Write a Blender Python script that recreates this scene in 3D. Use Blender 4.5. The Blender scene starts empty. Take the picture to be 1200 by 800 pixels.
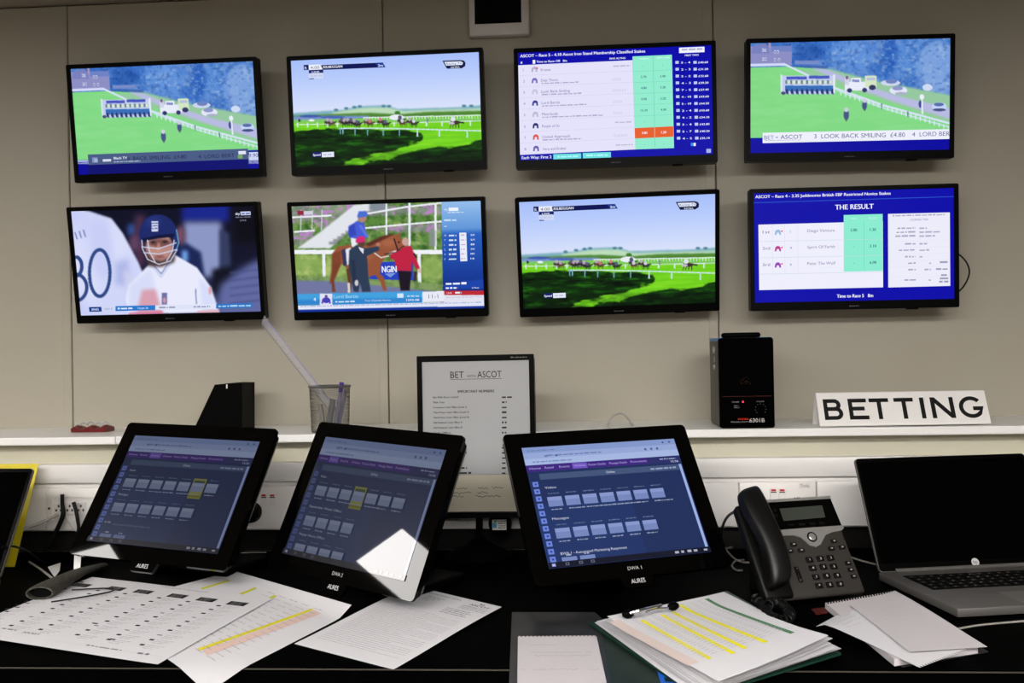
import bpy, bmesh, math, random
import numpy as np
from mathutils import Matrix, Vector

# ------------------------------------------------------------------ camera, world, exposure
scene = bpy.context.scene
COL = scene.collection
FPX = 1100.0                                   # focal length in pixels of the 1200 x 800 frame
CAM = np.array([0.0, 0.0, 1.38])
YAW, PITCH, ROLL = 0.0663, 0.008, -0.018
def cam_axes(yaw, pitch, roll):
    cy, sy = math.cos(yaw), math.sin(yaw)
    f = np.array([-sy*math.cos(pitch), cy*math.cos(pitch), math.sin(pitch)])
    r = np.array([cy, sy, 0.0]); u = np.cross(r, f)
    cr, sr = math.cos(roll), math.sin(roll)
    return cr*r + sr*u, -sr*r + cr*u, f
AX = cam_axes(YAW, PITCH, ROLL)
cam_data = bpy.data.cameras.new('camera')
cam_data.sensor_width = 36.0
cam_data.lens = 36.0*FPX/1200.0
cam_data.clip_start = 0.05
camera = bpy.data.objects.new('camera', cam_data)
COL.objects.link(camera)
camera.matrix_world = Matrix(((AX[0][0], AX[1][0], -AX[2][0], CAM[0]), (AX[0][1], AX[1][1], -AX[2][1], CAM[1]),
                              (AX[0][2], AX[1][2], -AX[2][2], CAM[2]), (0, 0, 0, 1)))
scene.camera = camera
world = bpy.data.worlds.new('world'); scene.world = world; world.use_nodes = True
world.node_tree.nodes['Background'].inputs[0].default_value = (0.5, 0.5, 0.5, 1)
world.node_tree.nodes['Background'].inputs[1].default_value = 0.02
vs = scene.view_settings
vs.view_transform = 'Standard'; vs.look = 'None'; vs.gamma = 1.0; vs.exposure = 0.0; vs.use_curve_mapping = False
PANEL_RADIANCE = 25.0                           # ceiling LED panels
CEIL = 2.256; DESK = 0.95; SHELF = 1.205; WALL_Y = 2.25
LARGE_RADIANCE = 31.0
PANELS = [(-2.775, 0.94, 0), (-1.55, -0.6, 1), (-0.25, -0.6, 1), (1.0, -0.6, 1), (-1.55, -2.4, 1), (-0.25, -2.4, 1), (1.0, -2.4, 1)]

rng = random.Random(7)
# ------------------------------------------------------------------ geometry of the photograph
def ray(px):
    return AX[2] + ((px[0]-600)/FPX)*AX[0] + ((400-px[1])/FPX)*AX[1]
def on_z(x, y, z):
    d = ray((x, y)); return CAM + d*(z-CAM[2])/d[2]
def on_y(x, y, Y):
    d = ray((x, y)); return CAM + d*Y/d[1]
def rot3(tilt, yaw, roll):
    B0 = np.array([[1., 0, 0], [0, 0, -1.], [0, 1., 0]])     # local x right, y up, z towards the room
    cr, sr = math.cos(roll), math.sin(roll); A = np.array([[cr, -sr, 0], [sr, cr, 0], [0, 0, 1]])
    ct, st = math.cos(tilt), math.sin(tilt); B = np.array([[1, 0, 0], [0, ct, -st], [0, st, ct]])
    cy, sy = math.cos(yaw), math.sin(yaw); Y = np.array([[cy, 0, sy], [0, 1, 0], [-sy, 0, cy]])
    return B0 @ Y @ B @ A
class Plane:
    """a thing's own flat frame: centre and axes; loc() gives the point of it seen at a place in the photograph"""
    def __init__(s, c, M): s.c = np.array(c, float); s.M = M
    def loc(s, px):
        d = ray(px); n = s.M[:, 2]; P = CAM + d*((s.c-CAM)@n)/(d@n)
        return (s.M.T @ (P-s.c))[:2]
    def world(s, p): return s.c + s.M @ np.array(p, float)
    def mat(s):
        M = s.M; c = s.c
        return Matrix(((M[0, 0], M[0, 1], M[0, 2], c[0]), (M[1, 0], M[1, 1], M[1, 2], c[1]), (M[2, 0], M[2, 1], M[2, 2], c[2]), (0, 0, 0, 1)))
def crop(x0, y0, sc): return lambda a, b: (x0+a/sc, y0+b/sc)

# ------------------------------------------------------------------ materials (all procedural)
def s2l(c):
    c = np.asarray(c, float)/255.0
    return np.where(c <= 0.04045, c/12.92, ((c+0.055)/1.055)**2.4)
MATS = {}
def pmat(name, rgb, rough=0.5, metal=0.0, spec=0.5, var=0.0, scale=30.0, bump=0.0, bscale=200.0, emit=None, coat=0.0, alpha=None, trans=0.0):
    m = bpy.data.materials.new(name); m.use_nodes = True
    nt = m.node_tree; b = nt.nodes['Principled BSDF']
    lin = s2l(rgb)
    b.inputs['Base Color'].default_value = (*lin, 1)
    b.inputs['Roughness'].default_value = rough; b.inputs['Metallic'].default_value = metal
    b.inputs['Specular IOR Level'].default_value = spec
    b.inputs['Coat Weight'].default_value = coat; b.inputs['Coat Roughness'].default_value = 0.04
    if trans: b.inputs['Transmission Weight'].default_value = trans
    if alpha is not None: b.inputs['Alpha'].default_value = alpha
    tc = nt.nodes.new('ShaderNodeTexCoord')
    if var > 0:
        n = nt.nodes.new('ShaderNodeTexNoise'); n.inputs['Scale'].default_value = scale; n.inputs['Detail'].default_value = 5
        nt.links.new(tc.outputs['Object'], n.inputs['Vector'])
        r = nt.nodes.new('ShaderNodeValToRGB')
        r.color_ramp.elements[0].color = (*(lin*(1-var)), 1); r.color_ramp.elements[1].color = (*np.minimum(lin*(1+var), 1), 1)
        r.color_ramp.elements[0].position = 0.3; r.color_ramp.elements[1].position = 0.7
        nt.links.new(n.outputs['Fac'], r.inputs['Fac']); nt.links.new(r.outputs['Color'], b.inputs['Base Color'])
    if bump > 0:
        n = nt.nodes.new('ShaderNodeTexNoise'); n.inputs['Scale'].default_value = bscale; n.inputs['Detail'].default_value = 3
        nt.links.new(tc.outputs['Object'], n.inputs['Vector'])
        bp = nt.nodes.new('ShaderNodeBump'); bp.inputs['Strength'].default_value = bump; bp.inputs['Distance'].default_value = 0.001
        nt.links.new(n.outputs['Fac'], bp.inputs['Height']); nt.links.new(bp.outputs['Normal'], b.inputs['Normal'])
    if emit:
        b.inputs['Emission Color'].default_value = (*s2l(emit[0]), 1); b.inputs['Emission Strength'].default_value = emit[1]
    MATS[name] = m
    return m
def attr_mat(name, emissive, rough=0.4, spec=0.3, coat=0.0, strength=1.0):
    m = bpy.data.materials.new(name); m.use_nodes = True
    nt = m.node_tree; b = nt.nodes['Principled BSDF']
    a = nt.nodes.new('ShaderNodeAttribute'); a.attribute_name = 'Col'
    b.inputs['Roughness'].default_value = rough; b.inputs['Specular IOR Level'].default_value = spec
    b.inputs['Coat Weight'].default_value = coat; b.inputs['Coat Roughness'].default_value = 0.02
    if emissive:
        b.inputs['Base Color'].default_value = (0.004, 0.004, 0.005, 1)
        nt.links.new(a.outputs['Color'], b.inputs['Emission Color']); b.inputs['Emission Strength'].default_value = strength
    else:
        nt.links.new(a.outputs['Color'], b.inputs['Base Color'])
    MATS[name] = m
    return m
pmat('wall', (170, 164, 148), 0.55, var=0.025, scale=3, bump=0.08, bscale=300)
pmat('wall_groove', (128, 121, 107), 0.8)
pmat('room_wall', (138, 130, 118), 0.7, var=0.03, scale=4)
pmat('ceiling', (148, 138, 122), 0.8, var=0.03, scale=5)
pmat('floor', (92, 89, 86), 0.8, var=0.2, scale=60)
pmat('shelf_white', (246, 244, 242), 0.3, var=0.015, scale=8)
pmat('cream_board', (198, 194, 174), 0.5, var=0.02, scale=6)
pmat('trunking', (227, 224, 221), 0.35, var=0.015, scale=10)
pmat('plate', (236, 232, 228), 0.3)
pmat('ledge_strip', (22, 21, 20), 0.6, spec=0.1)
pmat('slot', (60, 55, 52), 0.5)
pmat('red', (190, 28, 26), 0.4)
pmat('desk_black', (1, 1, 1), 0.6, spec=0.01, var=0.25, scale=40, bump=0.05, bscale=400)
pmat('desk_edge', (64, 60, 54), 0.4, spec=0.2)
pmat('black_gloss', (4, 4, 4), 0.2, spec=0.12)
pmat('glass_bezel', (2, 2, 2), 0.025, spec=0.22)
pmat('black_plastic', (2, 2, 2), 0.45, spec=0.04, bump=0.05, bscale=900)
pmat('black_matte', (4, 4, 4), 0.6, spec=0.06)
pmat('tv_bezel', (3, 3, 3), 0.35, spec=0.06)
pmat('grey_mark', (120, 120, 124), 0.4)
pmat('white_mark', (225, 225, 225), 0.5)
pmat('phone_grey', (52, 49, 46), 0.5, spec=0.18, bump=0.08, bscale=1200)
pmat('phone_black', (10, 10, 9), 0.4, spec=0.15)
pmat('key_black', (10, 9, 9), 0.4, spec=0.15)
pmat('handset', (10, 9, 8), 0.38, spec=0.32, bump=0.04, bscale=1500)
pmat('silver', (190, 188, 186), 0.32, metal=0.7)
pmat('lcd', (58, 62, 56), 0.25, spec=0.2)
pmat('chrome', (215, 215, 215), 0.18, metal=1.0)
pmat('laptop_silver', (92, 89, 86), 0.45, metal=0.3, var=0.03, scale=200)
pmat('touchpad', (112, 109, 106), 0.45, metal=0.3)
pmat('paper', (215, 213, 216), 0.75, spec=0.2, var=0.012, scale=14)
pmat('paper_pink', (199, 193, 196), 0.75, spec=0.2, var=0.012, scale=14)
pmat('paper_grey', (166, 167, 168), 0.5, spec=0.35, var=0.015, scale=10)
pmat('paper_note', (196, 190, 172), 0.7, spec=0.2, var=0.03, scale=20)
pmat('sign_white', (232, 229, 226), 0.4)
pmat('ink', (14, 13, 13), 0.6, spec=0.2)
pmat('board_green', (22, 54, 42), 0.4, spec=0.2)
pmat('wallet', (48, 48, 49), 0.3, spec=0.2, var=0.35, scale=14, bump=0.3, bscale=40)
pmat('wallet_green', (34, 46, 40), 0.35, spec=0.15, var=0.2, scale=20)
pmat('blue_plastic', (20, 92, 190), 0.35)
pmat('purple_plastic', (78, 52, 160), 0.35)
pmat('pen_grey', (128, 126, 150), 0.35)
pmat('yellow_card', (214, 196, 24), 0.5, var=0.04, scale=20)
pmat('mesh_wire', (120, 116, 108), 0.35, metal=0.7)
pmat('acrylic', (196, 196, 210), 0.15, spec=0.5, alpha=0.22)
pmat('dark_red_card', (74, 22, 14), 0.5, spec=0.2)
pmat('red_packet', (100, 14, 14), 0.35, var=0.15, scale=60)
pmat('handle_grey', (54, 51, 43), 0.7, var=0.9, scale=260, bump=0.4, bscale=500)
pmat('cable_grey', (150, 146, 140), 0.45)
pmat('cable_white', (190, 188, 184), 0.45)
pmat('cable_black', (7, 7, 7), 0.4, spec=0.2)
pmat('control_white', (210, 205, 200), 0.4)
pmat('speaker_side', (74, 68, 62), 0.5, var=0.05, scale=300)
pmat('blue_reflection', (40, 120, 180), 0.4)
pmat('speaker_front', (1, 1, 1), 0.55, spec=0.01, bump=0.2, bscale=1500)
pmat('led_red', (200, 30, 50), 0.3, emit=((255, 40, 70), 2.0))
pmat('white_card', (220, 218, 216), 0.6)
pmat('panel_frame', (225, 225, 225), 0.4)
pmat('diffuser_large', (240, 240, 238), 0.5, emit=((255, 251, 247), LARGE_RADIANCE))
pmat('diffuser', (240, 240, 238), 0.5, emit=((255, 251, 247), PANEL_RADIANCE))
attr_mat('tv_picture', True, 0.35, 0.04)
attr_mat('pos_picture', True, 0.33, 0.10, coat=0.75)
attr_mat('print', False, 0.7, 0.15)

# ------------------------------------------------------------------ mesh building
class MB:
    def __init__(s): s.v = []; s.f = []; s.c = None
    def add(s, V, F, M=None, c=None):
        o = len(s.v)
        for p in V:
            p = np.array(p, float)
            if M is not None: p = M[:3, :3] @ p + M[:3, 3]
            s.v.append(tuple(p))
        for f in F: s.f.append(tuple(i+o for i in f))
        return s
    def box(s, x0, x1, y0, y1, z0, z1, M=None):
        V = [(x, y, z) for z in (z0, z1) for y in (y0, y1) for x in (x0, x1)]
        return s.add(V, [(0, 2, 3, 1), (4, 5, 7, 6), (0, 1, 5, 4), (2, 6, 7, 3), (0, 4, 6, 2), (1, 3, 7, 5)], M)
    def rbox(s, x0, x1, y0, y1, z0, z1, r=0.004, seg=2, M=None, which=None):
        bm = bmesh.new(); bmesh.ops.create_cube(bm, size=1)
        for v in bm.verts: v.co = (x0+(v.co.x+.5)*(x1-x0), y0+(v.co.y+.5)*(y1-y0), z0+(v.co.z+.5)*(z1-z0))
        ed = bm.edges[:] if which is None else [e for e in bm.edges if which(e)]
        bmesh.ops.bevel(bm, geom=ed, offset=r, segments=seg, affect='EDGES', profile=0.5, clamp_overlap=True)
        bm.verts.index_update()
        s.add([v.co[:] for v in bm.verts], [[v.index for v in f.verts] for f in bm.faces], M); bm.free(); return s
    def prism(s, poly, z0, z1, M=None):
        n = len(poly)
        V = [(p[0], p[1], z0) for p in poly]+[(p[0], p[1], z1) for p in poly]
        F = [tuple(range(n-1, -1, -1)), tuple(range(n, 2*n))]+[(i, (i+1) % n, n+(i+1) % n, n+i) for i in range(n)]
        return s.add(V, F, M)
    def ring(s, outer, inner, z0, z1, M=None):
        n = len(outer)
        V = [(p[0], p[1], z) for z in (z0, z1) for P in (outer, inner) for p in P]
        F = []
        for i in range(n):
            j = (i+1) % n; a, b, c, d = 0, n, 2*n, 3*n
            F += [(a+j, a+i, b+i, b+j), (c+i, c+j, d+j, d+i), (a+i, a+j, c+j, c+i), (b+j, b+i, d+i, d+j)]
        return s.add(V, F, M)
    def tube(s, pts, r, seg=8, squash=None):
        pts = [np.array(p, float) for p in pts]; n = len(pts)
        rs = r if hasattr(r, '__len__') else [r]*n
        t0 = pts[1]-pts[0]; t0 /= np.linalg.norm(t0)
        a = np.array([0, 0, 1.0]) if abs(t0[2]) < 0.9 else np.array([1.0, 0, 0])
        N = np.cross(t0, a); N /= np.linalg.norm(N)
        V = []
        for i in range(n):
            t = pts[min(i+1, n-1)]-pts[max(i-1, 0)]; t /= np.linalg.norm(t)
            N = N-t*(N@t); N /= np.linalg.norm(N); B = np.cross(t, N)
            for k in range(seg):
                an = 2*math.pi*k/seg
                sq = squash if squash else 1.0
                V.append(pts[i]+rs[i]*(math.cos(an)*N+math.sin(an)*sq*B))
        F = [(i*seg+k, i*seg+(k+1) % seg, (i+1)*seg+(k+1) % seg, (i+1)*seg+k) for i in range(n-1) for k in range(seg)]
        F += [tuple(range(seg-1, -1, -1)), tuple((n-1)*seg+k for k in range(seg))]
        return s.add(V, F)
    def lathe(s, prof, seg=32, M=None):
        V = [(r*math.cos(2*math.pi*k/seg), r*math.sin(2*math.pi*k/seg), z) for r, z in prof for k in range(seg)]
        F = [(i*seg+k, i*seg+(k+1) % seg, (i+1)*seg+(k+1) % seg, (i+1)*seg+k) for i in range(len(prof)-1) for k in range(seg)]
        F += [tuple(range(seg-1, -1, -1)), tuple((len(prof)-1)*seg+k for k in range(seg))]
        return s.add(V, F, M)
    def stroke(s, pts, w, z0, z1, closed=False):
        """a flat bar of width w along a polyline in the xy plane"""
        P = [np.array(p, float) for p in pts]; P = [p for i, p in enumerate(P) if i == 0 or np.linalg.norm(p-P[i-1]) > 1e-6]; n = len(P); L = []; Rr = []
        for i in range(n):
            d1 = P[i]-P[i-1] if (i > 0 or closed) else P[1]-P[0]
            d2 = P[(i+1) % n]-P[i] if (i < n-1 or closed) else P[i]-P[i-1]
            d1 = d1/np.linalg.norm(d1); d2 = d2/np.linalg.norm(d2)
            nn = np.array([-(d1+d2)[1], (d1+d2)[0]]); nn /= max(np.linalg.norm(nn), 1e-6)
            k = w/2/max(0.35, abs(nn @ np.array([-d1[1], d1[0]])))
            L.append(P[i]+nn*k); Rr.append(P[i]-nn*k)
        for i in range(n if closed else n-1):
            j = (i+1) % n
            s.prism([Rr[i], Rr[j], L[j], L[i]], z0, z1)
        return s
def mesh_of(mb, name):
    me = bpy.data.meshes.new(name); me.from_pydata([tuple(map(float, v)) for v in mb.v], [], [tuple(map(int, f)) for f in mb.f]); me.update(); return me
def obj(name, mb, mat, parent=None, smooth=False, M=None):
    me = mb if isinstance(mb, bpy.types.Mesh) else mesh_of(mb, name)
    if mat and not me.materials: me.materials.append(MATS[mat])
    if smooth:
        me.polygons.foreach_set('use_smooth', [True]*len(me.polygons))
        try: me.set_sharp_from_angle(angle=math.radians(38))
        except Exception: pass
    o = bpy.data.objects.new(name, me); COL.objects.link(o)
    if parent is not None: o.parent = parent
    if M is not None: o.matrix_local = M
    return o
def tag(o, label=None, cat=None, group=None, kind=None):
    if label: o['label'] = label
    if cat: o['category'] = cat
    if group: o['group'] = group
    if kind: o['kind'] = kind
    return o
def thing(name, label, cat, loc=(0, 0, 0), M=None, group=None):
    o = bpy.data.objects.new(name, None); COL.objects.link(o); o.empty_display_size = 0.05
    if M is not None: o.matrix_world = M
    else: o.location = [float(a) for a in loc]
    return tag(o, label, cat, group)
def struct(name, mb, mat, label=None):
    o = obj(name, mb, mat); return tag(o, label, None, None, 'structure')
def smooth_path(pts, n=8):
    P = [np.array(p, float) for p in pts]; P = [2*P[0]-P[1]]+P+[2*P[-1]-P[-2]]; out = []
    for i in range(1, len(P)-2):
        for k in range(n):
            t = k/n; a, b, c, d = P[i-1], P[i], P[i+1], P[i+2]
            out.append(0.5*((2*b)+(-a+c)*t+(2*a-5*b+4*c-d)*t*t+(-a+3*b-3*c+d)*t**3))
    out.append(P[-2]); return out
def rrect(x0, x1, y0, y1, r, n=5):
    out = []
    for cx, cy, a0 in ((x1-r, y1-r, 0), (x0+r, y1-r, 90), (x0+r, y0+r, 180), (x1-r, y0+r, 270)):
        for k in range(n):
            a = math.radians(a0+90*k/(n-1)); out.append((cx+r*math.cos(a), cy+r*math.sin(a)))
    return out

# lettering: outlines of the built-in font as flat polygons
_glyph = {}
def glyphs(text):
    if text not in _glyph:
        cu = bpy.data.curves.new('t', 'FONT'); cu.body = text; cu.size = 1.0; cu.resolution_u = 3
        ob = bpy.data.objects.new('t', cu)
        me = ob.to_mesh()
        V = np.array([v.co[:2] for v in me.vertices]) if len(me.vertices) else np.zeros((0, 2))
        F = [tuple(p.vertices) for p in me.polygons]
        ob.to_mesh_clear(); bpy.data.objects.remove(ob); bpy.data.curves.remove(cu)
        _glyph[text] = (V, F)
    return _glyph[text]
class Layer:
    """flat coloured print: polygons with a colour each, in the thing's own plane"""
    def __init__(s): s.v = []; s.f = []; s.c = []; s.z = 0.0; s.map = None
    def step(s, d=0.00012): s.z += d
    def tri(s, V, F, c):
        o = len(s.v); lin = s2l(c)
        for p in V: s.v.append((p[0], p[1], s.z)); s.c.append(lin)
        for f in F: s.f.append(tuple(i+o for i in f))
    def poly(s, P, c): s.tri(P, [tuple(range(len(P)))], c)
    def rect(s, x0, y0, x1, y1, c): s.poly([(x0, y0), (x1, y0), (x1, y1), (x0, y1)], c)
    def text(s, t, x, y, h, c, align='l', w=None, bold=False):
        """h: cap height; (x, y) baseline point; w: fit to this width"""
        V, F = glyphs(t)
        if not len(V): return
        k = h/0.70; x0, x1 = V[:, 0].min(), V[:, 0].max(); W = (x1-x0)*k
        kx = k*(w/W) if w else k; W = (x1-x0)*kx
        ox = x-(0 if align == 'l' else W/2 if align == 'c' else W)
        for dx in ((-h*0.035, h*0.035) if bold else (0,)):
            s.tri([(ox+(p[0]-x0)*kx+dx, y+p[1]*k) for p in V], F, c)
            if bold: s.step(0.00002)
    def greek(s, x0, x1, y, h, c, seed=0, word=5.0):
        """a line of writing too small to read: broken bars"""
        r = random.Random(seed); x = x0
        while x < x1:
            w = min(h*(0.8+r.random()*word), x1-x); s.rect(x, y, x+w, y+h*(0.75+0.35*r.random()), c); x += w+h*0.7
    def mesh(s, name, mat, fn=None):
        me = bpy.data.meshes.new(name)
        V = s.v if fn is None else [tuple(fn(p[0], p[1], p[2])) for p in s.v]
        me.from_pydata([tuple(map(float, v)) for v in V], [], s.f); me.update()
        a = me.color_attributes.new('Col', 'FLOAT_COLOR', 'POINT')
        buf = np.ones((len(s.v), 4), np.float32); buf[:, :3] = np.array(s.c); a.data.foreach_set('color', buf.ravel())
        me.materials.append(MATS[mat]); return me

# soft moving pictures on the televisions: a fine grid of coloured points
class Canvas:
    def __init__(s, w, h, fn, nx=300, ny=168):
        s.w, s.h, s.nx, s.ny, s.fn = w, h, nx, ny, fn; s.S = 2
        s.a = np.zeros((ny*2, nx*2, 3)); s.yy, s.xx = np.mgrid[0:ny*2, 0:nx*2].astype(float)
    def P(s, a, b):
        x, y = s.fn(a, b); return ((x/s.w+.5)*s.nx*2-.5, (.5-y/s.h)*s.ny*2-.5)
    def mask(s, pts, soft=0):
        Q = [s.P(*p) for p in pts]; m = np.zeros(s.xx.shape, bool); n = len(Q)
        for i in range(n):
            (x0, y0), (x1, y1) = Q[i], Q[(i+1) % n]
            if y0 == y1: continue
            c = ((y0 > s.yy) != (y1 > s.yy)) & (s.xx < (x1-x0)*(s.yy-y0)/(y1-y0)+x0); m ^= c
        m = m.astype(float)
        return s.blur(m, soft) if soft else m
    def blur(s, m, k):
        for _ in range(2):
            for ax in (0, 1):
                c = np.cumsum(np.pad(m, [(k+1, k) if i == ax else (0, 0) for i in range(m.ndim)], mode='edge'), axis=ax)
                n = m.shape[ax]
                m = (np.take(c, range(2*k+1, 2*k+1+n), ax)-np.take(c, range(0, n), ax))/(2*k+1)
        return m
    def mix(s, m, c, o=1.0): s.a += (np.array(c, float)-s.a)*(m*o)[..., None]
    def poly(s, pts, c, soft=0, o=1.0): s.mix(s.mask(pts, soft), c, o)
    def rect(s, x0, y0, x1, y1, c, soft=0, o=1.0): s.poly([(x0, y0), (x1, y0), (x1, y1), (x0, y1)], c, soft, o)
    def ell(s, cx, cy, rx, ry, c, soft=0, o=1.0, rot=0):
        ca, sa = math.cos(rot), math.sin(rot)
        s.poly([(cx+rx*math.cos(t)*ca-ry*math.sin(t)*sa, cy+rx*math.cos(t)*sa+ry*math.sin(t)*ca) for t in np.linspace(0, 2*math.pi, 28)[:-1]], c, soft, o)
    def line(s, pts, w, c, soft=0, o=1.0):
        for (x0, y0), (x1, y1) in zip(pts[:-1], pts[1:]):
            d = math.hypot(x1-x0, y1-y0) or 1; nx, ny = -(y1-y0)/d*w/2, (x1-x0)/d*w/2
            if len(pts) > 2: ex, ey = (x1-x0)/d*w*.3, (y1-y0)/d*w*.3; x0 -= ex; y0 -= ey; x1 += ex; y1 += ey
            s.poly([(x0+nx, y0+ny), (x1+nx, y1+ny), (x1-nx, y1-ny), (x0-nx, y0-ny)], c, soft, o)
    def noise(s, sx, sy, seed, octs=3):
        r = np.random.RandomState(seed); out = np.zeros(s.xx.shape); amp = 1; tot = 0
        for o in range(octs):
            g = r.rand(int(s.ny*2/sy)+3, int(s.nx*2/sx)+3)
            X = s.xx/sx; Y = s.yy/sy; i = X.astype(int); j = Y.astype(int); fx = X-i; fy = Y-j
            fx = fx*fx*(3-2*fx); fy = fy*fy*(3-2*fy)
            out += amp*((g[j, i]*(1-fx)+g[j, i+1]*fx)*(1-fy)+(g[j+1, i]*(1-fx)+g[j+1, i+1]*fx)*fy)
            tot += amp; amp *= .55; sx = max(sx/2, 1.5); sy = max(sy/2, 1.5)
        return out/tot
    def grad(s, stops, m=None):
        v = s.yy/(s.ny*2); ys = [t[0] for t in stops]
        g = np.stack([np.interp(v, ys, [t[1][k] for t in stops]) for k in range(3)], -1)
        m = np.ones(v.shape) if m is None else m
        s.a += (g-s.a)*m[..., None]
    def mesh(s, name, mat):
        a = s.a.reshape(s.ny, 2, s.nx, 2, 3).mean((1, 3)); lin = s2l(np.clip(a, 0, 255))
        nx, ny = s.nx, s.ny
        X, Y = np.meshgrid(np.linspace(-.5, .5, nx)*s.w, np.linspace(.5, -.5, ny)*s.h)
        V = np.stack([X, Y, np.zeros_like(X)], -1).reshape(-1, 3).astype(np.float32)
        i = (np.arange(ny-1)[:, None]*nx+np.arange(nx-1)[None]).ravel()
        Q = np.stack([i, i+nx, i+nx+1, i+1], 1).astype(np.int32)
        me = bpy.data.meshes.new(name); me.vertices.add(len(V)); me.vertices.foreach_set('co', V.ravel())
        me.loops.add(Q.size); me.loops.foreach_set('vertex_index', Q.ravel())
        me.polygons.add(len(Q)); me.polygons.foreach_set('loop_start', np.arange(0, Q.size, 4, dtype=np.int32))
        me.update(calc_edges=True)
        at = me.color_attributes.new('Col', 'FLOAT_COLOR', 'POINT')
        buf = np.ones((len(V), 4), np.float32); buf[:, :3] = lin.reshape(-1, 3); at.data.foreach_set('color', buf.ravel())
        me.materials.append(MATS[mat]); return me

# ------------------------------------------------------------------ the room
X0, X1, Y0, Y1 = -3.6, 3.4, -4.4, WALL_Y
struct('floor', MB().box(X0, X1, Y0, Y1+.1, -.05, 0), 'floor', 'dark grey floor of the betting office')
struct('ceiling', MB().box(X0, X1, Y0, Y1+.1, CEIL, CEIL+.05), 'ceiling', 'flat beige ceiling above the screens')
struct('wall_left', MB().box(X0-.08, X0, Y0, Y1+.1, 0, CEIL), 'room_wall', 'plain beige side wall')
struct('wall_right', MB().box(X1, X1+.08, Y0, Y1+.1, 0, CEIL), 'room_wall', 'plain beige side wall')
struct('wall_front', MB().box(X0, X1, Y0-.08, Y0, 0, CEIL), 'room_wall', 'plain beige wall behind the viewer')
wb = struct('wall_back', MB().box(X0, X1, Y1+.012, Y1+.1, 0, CEIL), 'wall_groove', 'beige panelled wall carrying eight television screens')
seams = [-1.243+.7925*k for k in range(-2, 6)]
edges = [X0]+[s for s in seams if X0 < s < X1]+[X1]
for a, b in zip(edges[:-1], edges[1:]):
    obj('wall_panel', MB().rbox(a+.0012, b-.0012, Y1, Y1+.0125, 0.02, CEIL-.004, .0012, 1), 'wall', wb)
for s_ in edges[1:-1]:
    obj('joint_strip', MB().rbox(s_-.0235, s_-.0022, Y1-.0011, Y1+.0005, 0.02, CEIL-.004, .0008, 1), 'wall', wb)

for i, (px, py, big) in enumerate(PANELS):
    pos = ('above the far left end of the desk', 'overhead on the left', 'overhead in the middle', 'overhead on the right', 'by the rear wall on the left', 'by the rear wall in the middle', 'by the rear wall on the right')[i]
    t = thing('ceiling_light', ('long' if big else 'square')+' white LED panel set in the ceiling '+pos, 'ceiling light', (px, py, CEIL), group='ceiling LED panels')
    h = .285; w = .58 if big else .285
    obj('frame', MB().ring(rrect(-w, w, -h, h, .006), rrect(-w+.014, w-.014, -h+.014, h-.014, .004), -.012, -.0005), 'panel_frame', t)
    obj('diffuser', MB().box(-w+.013, w-.013, -h+.013, h-.013, -.009, -.004), 'diffuser_large' if big else 'diffuser', t)

# ledge boxed out below the televisions: white shelf board on top, cream face, dado trunking on the face
LEDGE_Y = 2.024; TRK = 1.982
sh = thing('wall_shelf', 'long white shelf running along the beige wall below the televisions', 'shelf', (0, 2.11, SHELF))
for a, b in ((X0+.01, -1.0), (-.9985, .985), (.9865, X1-.01)):
    obj('board', MB().rbox(a, b, -.13, .1385, -.017, 0, .0022, 2), 'shelf_white', sh)
struct('trim_1', MB().box(X0+.005, X1-.005, LEDGE_Y, Y1-.0015, .002, SHELF-.0175), 'cream_board', 'cream boxed ledge below the shelf')
struct('trim_3', MB().box(X0+.005, X1-.005, LEDGE_Y-.012, LEDGE_Y-.0004, DESK+.0006, .9985), 'ledge_strip', 'dark strip between desk and trunking')  # dark strip covering the lower ledge face, desk to trunking
KX = TRK/2.2
tk = struct('trim_2', MB().box(X0+.005, X1-.005, TRK+.009, LEDGE_Y-.0005, .999, 1.142), 'trunking', 'white dado trunking with sockets along the ledge behind the desk')
for a, b in ((X0+.01, -1.46), (-1.458, .108), (.11, 1.442), (1.444, X1-.01)):
    obj('upper_cover', MB().rbox(a, b, TRK-.003, TRK+.011, 1.104, 1.1455, .004, 2), 'trunking', tk, True)
spans = [(X0+.01, -1.288*KX), (-1.286*KX, -1.055*KX), (-1.053*KX, -.86*KX), (-.858*KX, -.668*KX), (-.666*KX, .372*KX), (.374*KX, .548*KX), (.55*KX, X1-.01)]
def trk_mat(): return np.array([[1, 0, 0, 0], [0, 0, -1, 0], [0, 1, 0, 0], [0, 0, 0, 1.]])
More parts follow.
